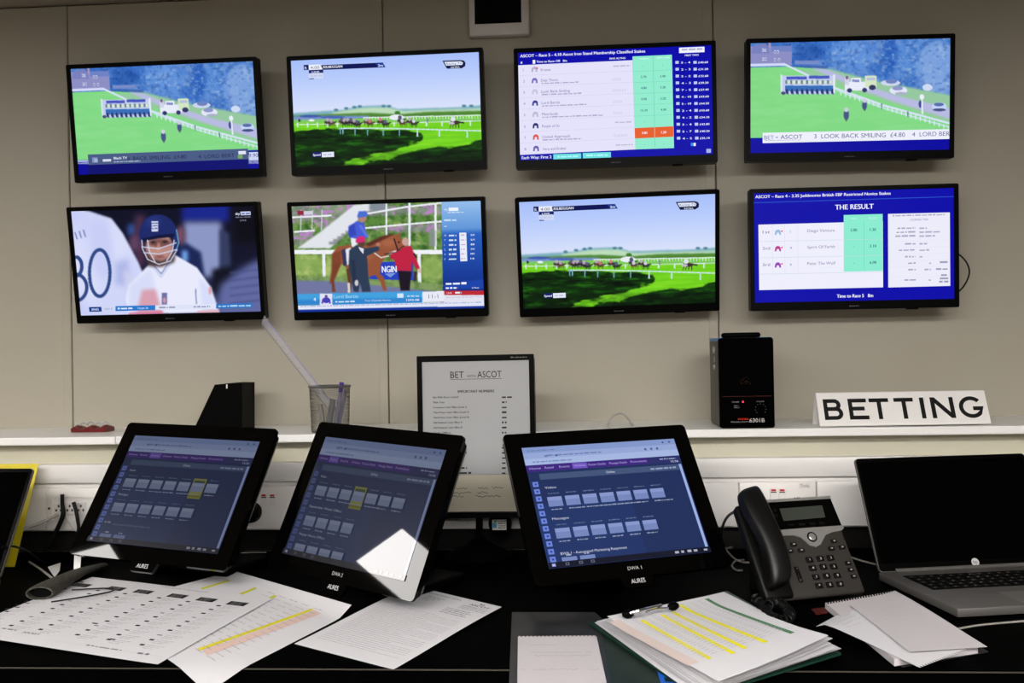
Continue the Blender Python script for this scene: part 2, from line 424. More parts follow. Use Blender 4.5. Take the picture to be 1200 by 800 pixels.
for i, (a, b) in enumerate(spans):
    plate = i in (1, 3, 5)
    pl = obj('socket_plate' if plate else 'lower_cover', MB().rbox(a, b, TRK-.001 if plate else TRK+.0005, TRK+.011, 1.002, 1.0945, .003, 2), 'plate' if plate else 'trunking', tk, True)
    if i == 1:
        x0, x1 = on_y(61.5, 590, TRK)[0], on_y(112, 590, TRK)[0]
        obj('socket_frame', MB().ring(rrect(x0, x1, 1.022, 1.076, .003), rrect(x0+.0035, x1-.0035, 1.0255, 1.0725, .002), -(TRK-.0009), -(TRK-.0035), trk_mat()), 'plate', pl)
        for cx in (70, 83, 96):
            x = on_y(cx, 592, TRK)[0]
            obj('socket', MB().rbox(x-.0112, x+.0112, TRK-.0045, TRK, 1.036, 1.064, .002, 1), 'plate', pl)
            for dx, dz in ((-.0054, 1.0465), (.0054, 1.0465), (0, 1.0555)): obj('socket_slot', MB().box(x+dx-.002, x+dx+.002, TRK-.0048, TRK-.0044, dz-.0025, dz+.0025), 'slot', pl)
        x, z = on_y(58, 595.5, TRK)[[0, 2]]; obj('screw', MB().lathe([(.0028, 0), (.0028, .001)], 10, np.array([[1, 0, 0, x], [0, 0, -1, TRK-.001], [0, 1, 0, z], [0, 0, 0, 1.]])), 'slot', pl)
    if i in (3, 5):
        for cx, cy in (((310, 583), (320, 583)) if i == 3 else ((906, 577), (916, 577))):
            x, _, z = on_y(cx, cy, TRK)
            rk = obj('rocker_switch', MB().rbox(x-.0066, x+.0066, TRK-.0055, TRK, z-.0148, z+.010, .002, 2), 'plate', pl)
            obj('rocker_mark', MB().box(x-.0046, x+.0046, TRK-.0062, TRK-.0054, z+.004, z+.0077), 'red', pl)
            obj('rocker_gap', MB().box(x-.0056, x+.0056, TRK-.006, TRK-.0054, z+.0006, z+.0028), 'slot', pl)
    if i == 5:
        L = Layer(); x, _, z = on_y(943, 571, TRK); L.rect(x-.0126, z-.0018, x+.0117, z+.0099, (226, 222, 216)); L.step(); L.text('Trolly', x-.009, z+.001, .0056, (90, 85, 80), w=.018)
        obj('plate_label', L.mesh('plate_label', 'print', lambda x, y, z: (x, TRK-.0013-z, y)), None, pl)

# desk
dk = thing('desk', 'long black desk carrying monitors, phone and papers', 'desk', (0, 1.75, DESK))
obj('desktop', MB().rbox(X0+.02, X1-.02, -.485, .261, -.028, 0, .002, 1), 'desk_black', dk)
obj('edge_strip', MB().rbox(X0+.02, X1-.02, -.4864, -.485, -.0034, -.0014, .0005, 1), 'desk_edge', dk)
obj('front_panel', MB().box(X0+.02, X1-.02, -.30, -.28, -DESK+.002, -.028), 'desk_black', dk)
for lx in (-3.3, -1.9, 0.0, 1.9, 3.2):
    obj('leg', MB().box(lx-.02, lx+.02, -.28, .265, -DESK+.001, -.028), 'desk_black', dk)

# small control box on the wall at the top
p0 = on_y(550, 48, 2.25); p1 = on_y(622, 44, 2.25)
ct = thing('wall_control_box', 'white wall control box with black display near the ceiling', 'control box', ((p0[0]+p1[0])/2, 2.2485, 2.186))
hw = (p1[0]-p0[0])/2-.002
obj('casing', MB().rbox(-hw, hw, -.022, 0, -.058, .058, .004, 3), 'control_white', ct, True)
obj('display', MB().box(-.058, .054, -.0232, -.0219, -.030, .034), 'black_gloss', ct)
obj('rim', MB().ring(rrect(-.0605, .0565, -.0325, .0365, .002), rrect(-.058, .054, -.030, .034, .0015), .0215, .0238, np.array([[1, 0, 0, 0], [0, 0, -1, 0], [0, 1, 0, 0], [0, 0, 0, 1.]])), 'control_white', ct)

# ------------------------------------------------------------------ televisions
TV_W, TV_H = .459, .2754
SW, SH, SY = .4395, .2465, .0047
TVP = [(-.9543, 1.9328, .1143, .0044, .0053), (-.4256, 1.9341, .0734, .0055, .0088), (.1027, 1.9321, .03, 0, .0013), (.6273, 1.9294, .0473, .0035, -.0123),
       (-.9561, 1.5958, .1492, .0015, .002), (-.4272, 1.5925, .1622, .0043, .0022), (.1023, 1.5904, .22, -.0012, .0135), (.6293, 1.593, .0358, .0015, -.0007)]
TVPL = [Plane((x, 2.15, z), rot3(t, y, r)) for x, z, t, y, r in TVP]
CR = [crop(60, 50, 4.4444), crop(320, 40, 4.4444), crop(590, 40, 4.4444), crop(865, 30, 4.4444), crop(60, 220, 4.4444), crop(320, 220, 4.4444), crop(590, 210, 4.4444), crop(870, 205, 4.4444)]
def tvfn(i):
    # crop coordinates -> screen plane; the measured corners of the lit area are mapped onto the built screen
    Q = [[(92, 142), (1052, 103), (1085, 665), (135, 697)], [(77, 142), (1083, 97), (1103, 662), (108, 706)], [(63, 98), (1093, 58), (1098, 640), (85, 668)],
         [(70, 95), (1107, 68), (1097, 660), (70, 680)], [(97, 130), (1062, 108), (1097, 662), (148, 678)], [(87, 102), (1090, 72), (1112, 632), (118, 655)],
         [(75, 122), (1110, 82), (1115, 660), (97, 690)], [(60, 98), (1105, 73), (1105, 660), (68, 680)]][i]
    return homography(Q, [(-SW/2, SH/2), (SW/2, SH/2), (SW/2, -SH/2), (-SW/2, -SH/2)])
def homography(src, dst):
    A = []; b = []
    for (x, y), (u, v) in zip(src, dst):
        A += [[x, y, 1, 0, 0, 0, -u*x, -u*y], [0, 0, 0, x, y, 1, -v*x, -v*y]]; b += [u, v]
    h = np.append(np.linalg.solve(np.array(A, float), np.array(b, float)), 1).reshape(3, 3)
    def f(x, y):
        p = h @ np.array([x, y, 1.0]); return p[0]/p[2], p[1]/p[2]
    return f
class CL(Layer):
    """a print layer addressed in the coordinates of a study crop"""
    def __init__(s, fn, k): super().__init__(); s.fn = fn; s.k = k
    def R(s, x0, y0, x1, y1, c):
        a = s.fn(x0, y0); b = s.fn(x1, y1); s.rect(a[0], b[1], b[0], a[1], c)
    def Pg(s, pts, c): s.poly([s.fn(*p) for p in pts][::-1], c)
    def T(s, t, x, y, h, c, align='l', w=None, bold=False):
        a = s.fn(x, y); s.text(t, a[0], a[1], h*s.k, c, align, w*s.k if w else None, bold)
    def G(s, x0, x1, y, h, c, seed=0, word=4.0):
        a = s.fn(x0, y); b = s.fn(x1, y); s.greek(a[0], b[0], a[1], h*s.k, c, seed, word)
KTV = SW/1005.0

def picture_start():
    C = Canvas(SW, SH, tvfn(3))
    n1 = C.noise(34, 30, 1, 4); n2 = C.noise(10, 9, 2, 3)
    C.a[:] = np.array((58, 112, 196)); C.mix(np.clip(n1*2.6-.9, 0, 1), (104, 148, 216)); C.mix(np.clip(n2*4-2.2, 0, 1), (24, 66, 146), .9)
    for cx, cy, rx, ry, col in ((590, 160, 120, 80, (104, 152, 222)), (880, 170, 90, 90, (92, 142, 214)), (1040, 230, 110, 140, (138, 172, 226)), (370, 150, 80, 50, (36, 84, 168)), (790, 160, 40, 110, (30, 84, 180))):
        C.ell(cx, cy, rx, ry, col, 8, .75)
    C.mix(np.clip(n2*3-1.5, 0, 1)*C.mask([(460, 60), (1120, 60), (1120, 400), (460, 300)]), (160, 192, 232), .75)
    n3 = C.noise(11, 9, 7, 3); C.mix(np.clip(n3*4-2.1, 0, 1)*C.mask([(60, 60), (1120, 60), (1120, 400), (700, 300), (460, 236), (60, 220)]), (24, 66, 146), .4)
    C.rect(290, 215, 470, 240, (60, 100, 170), 2)
    C.rect(300, 188, 430, 208, (120, 140, 200), 1)
    # house
    C.rect(70, 112, 286, 212, (140, 142, 196)); C.poly([(75, 150), (85, 112), (150, 96), (165, 112), (170, 150)], (120, 128, 190)); C.poly([(180, 112), (286, 108), (286, 140), (180, 140)], (112, 130, 196))
    C.rect(165, 90, 178, 118, (170, 150, 180))
    for x, y in ((135, 132), (150, 132), (198, 142), (212, 142), (135, 180), (150, 180), (198, 184), (220, 184)): C.rect(x-4, y-8, x+6, y+8, (225, 228, 250)); C.rect(x-2, y-5, x+4, y+5, (90, 100, 160))
    # turf, road
    C.poly([(60, 226), (262, 220), (470, 234), (700, 300), (1120, 380), (1120, 700), (60, 700)], (128, 216, 132))
    C.poly([(300, 240), (480, 232), (740, 300), (1110, 372), (1110, 520), (560, 330)], (150, 200, 160), 3)
    C.poly([(385, 226), (470, 236), (560, 275), (700, 330), (850, 380), (1110, 440), (1110, 500), (800, 400), (640, 340), (480, 270)], (184, 186, 226), 2)
    C.mix(np.clip(C.noise(60, 12, 5, 3)*2-.7, 0, 1)*C.mask([(60, 226), (300, 235), (1120, 560), (1120, 700), (60, 700)]), (150, 226, 150), .45)
    C.line([(70, 212), (250, 208)], 14, (214, 220, 250)); C.line([(250, 208), (500, 330), (760, 425), (1100, 520)], 11, (214, 226, 246)); C.line([(520, 345), (760, 440), (1100, 540)], 9, (190, 224, 220))
    for x in range(540, 1100, 24): C.line([(x, 350+(x-540)*.33), (x, 372+(x-540)*.33)], 5, (226, 236, 250))
    for x, y in ((750, 430), (884, 470)): C.line([(x, y-14), (x, y+16)], 6, (80, 120, 130))
    # stalls
    C.rect(232, 268, 508, 366, (196, 206, 236)); C.rect(258, 272, 364, 288, (72, 86, 190)); C.rect(374, 268, 480, 284, (72, 86, 190))
    for k in range(9): C.rect(252+k*27, 292, 262+k*27, 312, (96, 130, 140)); C.rect(262+k*27, 296, 275+k*27, 310, (220, 232, 200))
    C.rect(250, 320, 500, 350, (52, 110, 186))
    for k in range(10): C.ell(262+k*26, 352, 8, 14, (40, 50, 110)); C.line([(268+k*26, 330), (268+k*26, 368)], 4, (80, 110, 170))
    C.rect(228, 262, 236, 368, (230, 236, 250)); C.rect(500, 262, 510, 360, (230, 236, 250)); C.ell(242, 360, 12, 9, (70, 80, 120))
    # vehicles
    C.rect(560, 300, 684, 346, (232, 236, 250)); C.rect(592, 280, 642, 306, (240, 242, 252)); C.rect(598, 288, 636, 302, (130, 140, 200)); C.ell(584, 346, 13, 12, (50, 56, 110)); C.ell(662, 344, 13, 12, (50, 56, 110)); C.rect(560, 272, 582, 316, (210, 210, 232)); C.ell(571, 278, 8, 10, (120, 100, 130))
    C.rect(664, 268, 724, 330, (212, 230, 196)); C.rect(674, 278, 716, 292, (180, 190, 220)); C.ell(702, 330, 18, 14, (50, 56, 96))
    C.ell(796, 306, 50, 16, (206, 214, 240)); C.ell(800, 298, 30, 12, (110, 130, 190)); C.ell(836, 346, 46, 22, (226, 230, 248)); C.ell(832, 334, 28, 12, (140, 150, 200)); C.ell(850, 362, 32, 8, (170, 176, 200))
    C.ell(986, 330, 26, 18, (206, 220, 244)); C.ell(1046, 432, 38, 24, (196, 214, 250)); C.ell(1044, 420, 26, 10, (90, 110, 170)); C.ell(1046, 448, 34, 8, (70, 80, 130))
    # people and riders
    for x, y, s_ in ((567, 474, 1.0), (661, 424, .9)): C.ell(x, y, 14*s_, 30*s_, (70, 84, 140)); C.ell(x, y-26*s_, 11*s_, 12*s_, (206, 206, 226)); C.line([(x, y+14*s_), (x, y+34*s_)], 7, (90, 90, 110))
    C.ell(948, 418, 8, 20, (60, 70, 140)); C.line([(957, 370), (959, 470)], 8, (232, 238, 250)); C.ell(957, 380, 12, 14, (236, 240, 252))
    C.poly([(60, 598), (140, 596), (1110, 556), (1110, 700), (60, 700)], (6, 6, 158))
    C.rect(60, 620, 1110, 700, (6, 6, 158))
    return C.mesh('picture', 'tv_picture')

def picture_race():
    C = Canvas(SW, SH, tvfn(6))
    C.grad([(0, (166, 190, 250)), (.25, (190, 208, 252)), (.5, (218, 226, 250)), (.55, (214, 222, 244)), (1, (214, 222, 244))])
    C.poly([(70, 402), (360, 385), (440, 368), (590, 362), (660, 384), (1000, 376), (1120, 366), (1120, 420), (70, 420)], (126, 176, 190), 2)
    C.poly([(300, 400), (460, 376), (600, 374), (680, 394), (1120, 384), (1120, 415), (300, 415)], (188, 220, 186), 3)
    for x, y in ((420, 372), (450, 368), (376, 378), (580, 368), (610, 368), (320, 386), (1060, 370), (1020, 370)): C.ell(x, y, 12, 7, (80, 130, 150), 1)
    C.poly([(70, 416), (500, 402), (660, 412), (820, 400), (1120, 396), (1120, 430), (70, 432)], (78, 132, 50), 2); C.ell(655, 404, 16, 10, (60, 120, 40), 1)
    C.rect(86, 418, 500, 440, (120, 146, 206), 2); C.ell(180, 418, 60, 7, (60, 90, 170), 1); C.ell(300, 424, 70, 7, (70, 100, 180), 1)
    C.poly([(70, 440), (500, 430), (1130, 415), (1130, 700), (70, 700)], (108, 204, 26))
    n = C.noise(70, 6, 3, 3); C.mix(np.clip(n*2.4-.9, 0, 1)*C.mask([(70, 440), (1130, 425), (1130, 700), (70, 700)]), (140, 226, 40), .7)
    C.rect(70, 436, 1130, 452, (128, 196, 120), 2, .8)
    for x in range(470, 1120, 16): C.line([(x, 424), (x, 438)], 4, (226, 236, 244))
    C.line([(470, 428), (1120, 420)], 5, (230, 240, 248)); C.line([(95, 462), (640, 458), (1120, 449)], 4, (226, 236, 240))
    for x in list(range(110, 340, 54))+[636, 812, 897, 1052]: C.line([(x, 452), (x, 476)], 7, (226, 236, 244))
    # tree shadow on the grass
    sh_ = C.mask([(70, 500), (240, 488), (480, 486), (700, 500), (800, 520), (790, 560), (620, 600), (420, 640), (300, 700), (70, 700)], 7)
    sh2 = C.mask([(740, 612), (860, 590), (1000, 588), (1060, 560), (1130, 550), (1130, 700), (560, 700), (400, 664), (600, 650)], 8)
    nn = C.noise(44, 14, 11, 4)
    mm = np.maximum(sh_, sh2); m = np.clip((mm-1+nn*1.3)*4.2, 0, 1)*np.clip(mm*2.5-.3, 0, 1); C.mix(m, (4, 34, 4), .97)
    st_ = C.noise(50, 9, 15, 4); C.mix(np.clip(st_*5-2.9, 0, 1)*m, (40, 120, 14), .8); C.mix(np.clip(2.1-st_*5, 0, 1)*m, (0, 8, 2), .85)
    C.mix(np.clip(C.noise(30, 8, 12, 3)*3-1.5, 0, 1)*m, (28, 92, 12), .6)
    C.mix(C.mask([(70, 600), (1130, 640), (1130, 720), (70, 720)], 12)*np.clip(nn*2-.5, 0, 1), (2, 16, 2), .8)
    # nearer rail
    C.line([(335, 484), (520, 484), (800, 492), (1120, 503)], 6, (210, 236, 236))
    for x, y in ((342, 480), (356, 480), (422, 486), (490, 488), (576, 490), (664, 492), (762, 496), (882, 498), (1034, 504)): C.line([(x, y), (x, y+34)], 8 if x > 700 else 6, (196, 226, 232) if x > 700 else (120, 176, 190))
    # the runners and the car
    C.ell(650, 428, 40, 15, (236, 238, 246)); C.ell(668, 428, 10, 10, (60, 70, 90)); C.ell(186, 440, 16, 6, (240, 240, 246)); C.ell(120, 440, 6, 8, (40, 46, 50))
    r = random.Random(4)
    for x, y in [(275, 450), (295, 455), (352, 446), (366, 454), (385, 452), (402, 450), (420, 456), (436, 462), (486, 450), (505, 458), (562, 450), (590, 462), (672, 444), (682, 458), (722, 450), (745, 460)]:
        hc = r.choice([(54, 40, 44), (84, 56, 50), (40, 36, 44)]); jc = r.choice([(226, 226, 240), (90, 90, 130), (190, 170, 190), (210, 120, 130)])
        C.ell(x, y, 20, 9, hc, 1, .9); C.line([(x+14, y-2), (x+28, y-8)], 7, hc); C.ell(x-2, y-12, 9, 10, jc, 0, .9)
        for k in (-14, -6, 8, 16): C.line([(x+k, y+4), (x+k+r.uniform(-6, 6), y+20)], 3, hc, 0, .8)
    C.ell(968, 458, 28, 11, (64, 50, 46)); C.line([(988, 454), (1018, 460)], 8, (44, 40, 40)); C.ell(958, 440, 13, 13, (226, 226, 240)); C.ell(950, 462, 16, 8, (200, 196, 206))
    for k in (-20, -8, 6, 20): C.line([(968+k, 464), (964+k*1.2, 486)], 4, (50, 44, 44))
    C.ell(818, 444, 6, 14, (120, 150, 130))
    return C.mesh('picture', 'tv_picture')

def picture_cricket():
    C = Canvas(SW, SH, tvfn(4))
    C.grad([(0, (10, 12, 34)), (.5, (14, 16, 40)), (1, (52, 62, 110))])
    C.rect(680, 100, 930, 190, (22, 36, 140), 10); C.rect(690, 190, 890, 480, (140, 150, 196), 10); C.poly([(880, 230), (930, 250), (940, 480), (880, 460)], (50, 60, 96), 6)
    C.rect(395, 200, 450, 260, (46, 80, 150), 8); C.rect(430, 150, 490, 420, (70, 44, 72), 10); C.ell(430, 300, 30, 44, (92, 62, 92), 8)
    C.poly([(640, 330), (700, 300), (780, 350), (800, 480), (640, 480)], (24, 36, 84), 6); C.ell(672, 260, 24, 50, (120, 76, 100), 8); C.rect(680, 340, 712, 400, (110, 160, 226), 6)
    C.poly([(840, 440), (960, 420), (930, 520), (840, 580)], (12, 14, 30), 8)
    C.poly([(880, 520), (1020, 420), (1100, 380), (1110, 690), (860, 690)], (96, 104, 160), 12); C.rect(960, 120, 1110, 300, (4, 5, 16), 14)
    for k in range(5): C.line([(930, 460+k*40), (1100, 440+k*40)], 7, (70, 78, 130), 3)
    # the other player's back with a number
    back = [(90, 125), (190, 130), (310, 170), (370, 250), (450, 400), (480, 470), (480, 690), (90, 690)]
    C.poly(back, (200, 206, 246), 3); C.mix(np.clip(C.noise(90, 120, 21, 2)*2-.6, 0, 1)*C.mask(back, 3), (226, 230, 252), .8)
    C.poly([(330, 400), (400, 380), (400, 520), (330, 520)], (176, 184, 232), 10)
    C.poly([(370, 440), (560, 540), (540, 600), (400, 600)], (206, 208, 240), 8)
    for k in range(3): C.line([(118+k*22, 240-k*6), (130+k*22, 278-k*6)], 7, (120, 130, 190), 1)
    t = np.linspace(0, 2*math.pi, 40); C.line([(248+54*math.cos(a), 455+122*math.sin(a)) for a in t], 16, (44, 70, 130), 1)
    t = np.linspace(-1.5, 1.5, 20); C.line([(122+32*math.cos(a), 420+50*math.sin(a)) for a in t], 16, (44, 70, 130), 1); C.line([(120+60*math.cos(a), 530+70*math.sin(a)) for a in t], 16, (44, 70, 130), 1)
    # batter in white
    C.poly([(400, 520), (520, 400), (640, 360), (760, 430), (830, 530), (875, 665), (400, 670), (384, 590)], (232, 234, 252), 2)
    C.poly([(400, 520), (520, 430), (560, 660), (400, 670)], (214, 220, 248), 8); C.poly([(770, 480), (830, 540), (872, 664), (790, 660)], (214, 220, 250), 6)
    C.line([(520, 410), (570, 474), (640, 380)], 16, (206, 212, 240), 1); C.line([(530, 415), (572, 460), (630, 375)], 4, (90, 110, 170), 1); C.line([(752, 540), (756, 620)], 5, (96, 110, 170), 1)
    C.poly([(470, 545), (540, 540), (580, 670), (440, 670)], (216, 160, 176), 6)
    C.rect(574, 560, 602, 622, (110, 110, 160), 1); C.ell(588, 600, 8, 16, (200, 150, 170), 1); C.ell(828, 550, 8, 22, (220, 160, 170), 2)
    # head and helmet
    C.ell(562, 330, 72, 88, (188, 138, 128), 3); C.ell(565, 300, 60, 22, (120, 76, 76), 4); C.poly([(490, 330), (500, 420), (570, 425), (640, 400), (650, 320), (610, 380), (570, 395), (520, 380)], (70, 50, 52), 5); C.ell(564, 372, 26, 7, (130, 76, 80), 3)
    C.ell(530, 296, 14, 6, (40, 32, 40), 2); C.ell(592, 294, 14, 6, (40, 32, 40), 2); C.line([(560, 300), (555, 345)], 10, (206, 156, 140), 3)
    t = np.linspace(math.pi, 2*math.pi, 24)
    C.poly([(556+100*math.cos(a), 255+104*math.sin(a)) for a in t]+[(658, 300), (650, 320), (632, 268), (560, 270), (470, 285), (462, 300)], (26, 40, 104), 1)
    C.ell(530, 190, 40, 26, (44, 60, 140), 8, .6); C.poly([(468, 278), (560, 258), (640, 252), (640, 268), (560, 276), (470, 292)], (12, 18, 56), 1)
    C.poly([(634, 270), (660, 260), (662, 330), (640, 350)], (30, 44, 110), 1); C.line([(652, 230), (664, 300), (650, 340)], 5, (120, 190, 220), 1)
    for p in ([(470, 320), (560, 330), (650, 300)], [(480, 350), (560, 358), (655, 335)], [(470, 285), (474, 330), (500, 385), (560, 412), (620, 395), (655, 335)], [(500, 285), (510, 345), (540, 400)], [(640, 285), (630, 345), (600, 395)]):
        C.line(p, 6, (206, 212, 236), 0, .9)
    C.rect(522, 186, 556, 240, (206, 212, 240), 0)
    for y in (198, 212, 226): C.line([(524, y), (554, y-3)], 4, (36, 50, 120))
    C.poly([(400, 662), (580, 656), (580, 690), (400, 690)], (210, 110, 150), 2, .8); C.poly([(760, 655), (876, 648), (880, 690), (760, 690)], (226, 160, 170), 2, .7)
    return C.mesh('picture', 'tv_picture')

def picture_parade():
    C = Canvas(SW, SH, tvfn(5))
    g1 = C.noise(16, 14, 31, 3); g2 = C.noise(22, 18, 32, 3)
    C.a[:] = np.array((90, 136, 60)); C.mix(np.clip(g1*3-1.2, 0, 1), (56, 96, 40)); C.mix(np.clip(g2*3-1.5, 0, 1), (176, 190, 120), .7)
    fl = np.clip(C.noise(12, 10, 33, 2)*5-2.6, 0, 1)
    for P in ([(90, 95), (440, 85), (350, 160), (90, 190)], [(90, 235), (210, 225), (200, 270), (110, 310)], [(490, 110), (880, 90), (880, 140), (490, 150)], [(490, 215), (880, 190), (880, 235), (600, 235)], [(190, 180), (330, 170), (260, 230)]):
        C.mix(C.mask(P, 4), (176, 160, 196), .45); C.mix(C.mask(P, 3)*fl, (190, 130, 206), .9)
    C.poly([(115, 320), (240, 235), (420, 95), (555, 84), (545, 115), (480, 130), (380, 240), (290, 320)], (226, 228, 236), 2)
    for k in range(6): C.rect(285+k*22, 285-k*14, 330+k*14, 300-k*14, (120, 124, 130), 2, .8)
    C.rect(500, 86, 600, 125, (130, 140, 150), 3)
    for p in ([(90, 160), (300, 150)], [(490, 140), (700, 105), (880, 85)], [(480, 215), (700, 195), (885, 180)], [(100, 235), (210, 228)]): C.line(p, 9, (236, 238, 244))
    for x in (590, 712, 850): C.line([(x, 84), (x, 335)], 12 if x > 600 else 9, (232, 236, 244))
    for x in (140, 200, 250): C.line([(x, 120), (x-5, 230)], 6, (226, 230, 240), 0, .7)
    C.rect(815, 225, 850, 310, (140, 146, 150), 2, .8)
    # hedge behind rail
    C.rect(90, 330, 900, 470, (116, 150, 70), 3); C.mix(np.clip(g1*3-1.1, 0, 1)*C.mask([(90, 345), (900, 340), (900, 500), (90, 480)]), (70, 104, 44), .7)
    for cx, cy, rx, ry in ((140, 400, 50, 60), (215, 410, 70, 56), (835, 430, 65, 72), (320, 420, 60, 50)): C.ell(cx, cy, rx, ry, (150, 180, 96), 6, .7); C.mix(np.clip(g2*3-1.3, 0, 1)*C.mask([(cx-rx, cy-ry), (cx+rx, cy-ry), (cx+rx, cy+ry), (cx-rx, cy+ry)], 6), (196, 206, 130), .5)
    C.rect(90, 328, 900, 350, (240, 242, 248)); C.line([(256, 335), (258, 470)], 16, (236, 238, 246)); C.line([(762, 345), (766, 520)], 18, (236, 238, 246))
    C.poly([(90, 470), (300, 465), (900, 505), (900, 545), (90, 500)], (130, 156, 96), 3); C.mix(np.clip(g1*3-1.4, 0, 1)*C.mask([(90, 465), (900, 500), (900, 545), (90, 500)]), (80, 110, 60), .7)
    C.poly([(90, 488), (300, 490), (900, 548), (900, 600), (90, 600)], (112, 118, 160), 2)
    # banner
    C.poly([(500, 392), (730, 388), (732, 486), (500, 480)], (36, 64, 190))
    # horse
    br = (150, 84, 56)
    C.poly([(300, 350), (330, 310), (400, 300), (470, 310), (520, 290), (580, 255), (640, 250), (665, 240), (660, 260), (690, 300), (705, 360), (690, 378), (665, 360), (640, 330), (600, 345), (560, 400), (556, 450), (490, 470), (400, 440), (350, 400)], br, 1)
    C.poly([(300, 350), (345, 330), (350, 400), (320, 470), (300, 505), (286, 500), (296, 440)], (128, 66, 44), 2)
    C.poly([(350, 390), (310, 480), (318, 548), (300, 548), (296, 490), (310, 400)], (120, 62, 42), 1); C.poly([(540, 440), (575, 470), (590, 540), (572, 540), (555, 490), (530, 460)], (150, 80, 52), 1); C.line([(385, 430), (395, 500), (390, 550)], 18, (100, 54, 40), 1); C.line([(388, 500), (390, 552)], 14, (220, 216, 210), 1)
    C.ell(440, 360, 70, 30, (190, 120, 84), 8, .5); C.ell(600, 290, 40, 20, (186, 116, 82), 8, .6); C.poly([(470, 300), (560, 258), (640, 240), (600, 262), (500, 310)], (90, 46, 34), 2)
    C.line([(630, 270), (650, 330), (695, 345)], 7, (30, 26, 40)); C.line([(690, 300), (640, 340), (580, 350)], 5, (30, 26, 40)); C.ell(692, 362, 16, 14, (60, 40, 44), 2); C.line([(520, 340), (560, 368), (600, 360)], 6, (220, 210, 210)); C.ell(655, 288, 5, 5, (20, 16, 20))
    C.poly([(360, 330), (400, 315), (410, 400), (372, 410)], (230, 232, 240), 1); C.poly([(350, 330), (372, 320), (380, 410), (360, 410)], (50, 54, 90), 1)
    # rider
    C.poly([(390, 210), (430, 180), (470, 185), (482, 240), (490, 262), (450, 275), (400, 270), (386, 245)], (70, 92, 210), 1); C.poly([(390, 205), (420, 190), (430, 250), (392, 262)], (52, 70, 186), 2); C.poly([(400, 265), (440, 272), (430, 320), (405, 310)], (234, 234, 242), 1)
    C.ell(462, 160, 24, 26, (176, 130, 120), 1); C.poly([(436, 150), (444, 128), (480, 126), (496, 150), (470, 158), (438, 162)], (70, 110, 210), 1); C.line([(450, 200), (490, 262)], 14, (96, 116, 224), 1)
    # man in dark suit with pink cap
    C.poly([(392, 330), (430, 302), (480, 320), (548, 308), (552, 330), (486, 360), (492, 460), (506, 545), (460, 548), (448, 500), (440, 548), (414, 545), (400, 470), (388, 410)], (44, 60, 84), 1)
    C.poly([(440, 312), (470, 322), (466, 350), (450, 330)], (226, 228, 236)); C.ell(458, 292, 18, 22, (96, 60, 54), 1); C.poly([(426, 276), (440, 258), (472, 258), (480, 284), (450, 290), (428, 292)], (214, 40, 116), 1); C.ell(545, 300, 12, 10, (180, 120, 100), 1); C.line([(412, 380), (420, 500)], 20, (36, 48, 72), 2); C.ell(430, 500, 10, 16, (210, 206, 210), 1)
    # woman in red
    C.poly([(640, 340), (690, 310), (720, 305), (742, 360), (768, 425), (750, 430), (725, 390), (722, 440), (640, 436), (632, 380), (608, 372), (610, 350)], (190, 34, 66), 1); C.poly([(650, 436), (722, 440), (712, 540), (664, 540)], (26, 20, 34), 1); C.ell(690, 285, 18, 22, (200, 160, 150), 1); C.ell(765, 436, 9, 12, (220, 180, 170), 1); C.line([(735, 345), (750, 370)], 8, (30, 26, 40)); C.poly([(735, 440), (752, 440), (748, 490), (732, 490)], (60, 40, 60), 1)
    # side panel
    m = C.mask([(880, 50), (1130, 45), (1130, 700), (892, 700)])
    C.grad([(0, (150, 190, 236)), (.25, (96, 150, 216)), (.3, (40, 96, 190)), (.7, (18, 56, 150)), (.82, (14, 40, 120)), (1, (14, 40, 120))], m)
    C.rect(896, 540, 1115, 565, (190, 40, 50)); C.rect(896, 563, 1115, 602, (226, 226, 240)); C.poly([(895, 508), (1010, 490), (1108, 478), (1108, 530), (895, 535)], (24, 66, 170), 2)
    # lower captions
    C.poly([(110, 558), (780, 542), (780, 604), (112, 618)], (64, 160, 222)); C.poly([(110, 590), (780, 575), (780, 604), (112, 618)], (48, 132, 206), 3); C.poly([(780, 545), (896, 542), (896, 598), (780, 602)], (232, 234, 246))
    C.poly([(110, 620), (1130, 596), (1130, 618), (112, 642)], (226, 230, 250)); C.poly([(110, 640), (1130, 618), (1130, 680), (112, 680)], (16, 50, 150))
    C.rect(234, 556, 300, 618, (226, 226, 244)); C.ell(268, 590, 20, 16, (70, 60, 180)); C.ell(268, 570, 8, 8, (90, 80, 150)); C.line([(252, 582), (246, 608)], 9, (70, 60, 180)); C.line([(284, 582), (288, 608)], 9, (70, 60, 180))
    return C.mesh('picture', 'tv_picture')

PIC_START = picture_start(); PIC_RACE = picture_race(); PIC_CRICKET = picture_cricket(); PIC_PARADE = picture_parade()
def plain_picture(c):
    L = Layer(); L.rect(-SW/2, -SH/2, SW/2, SH/2, c); return L.mesh('picture', 'tv_picture')

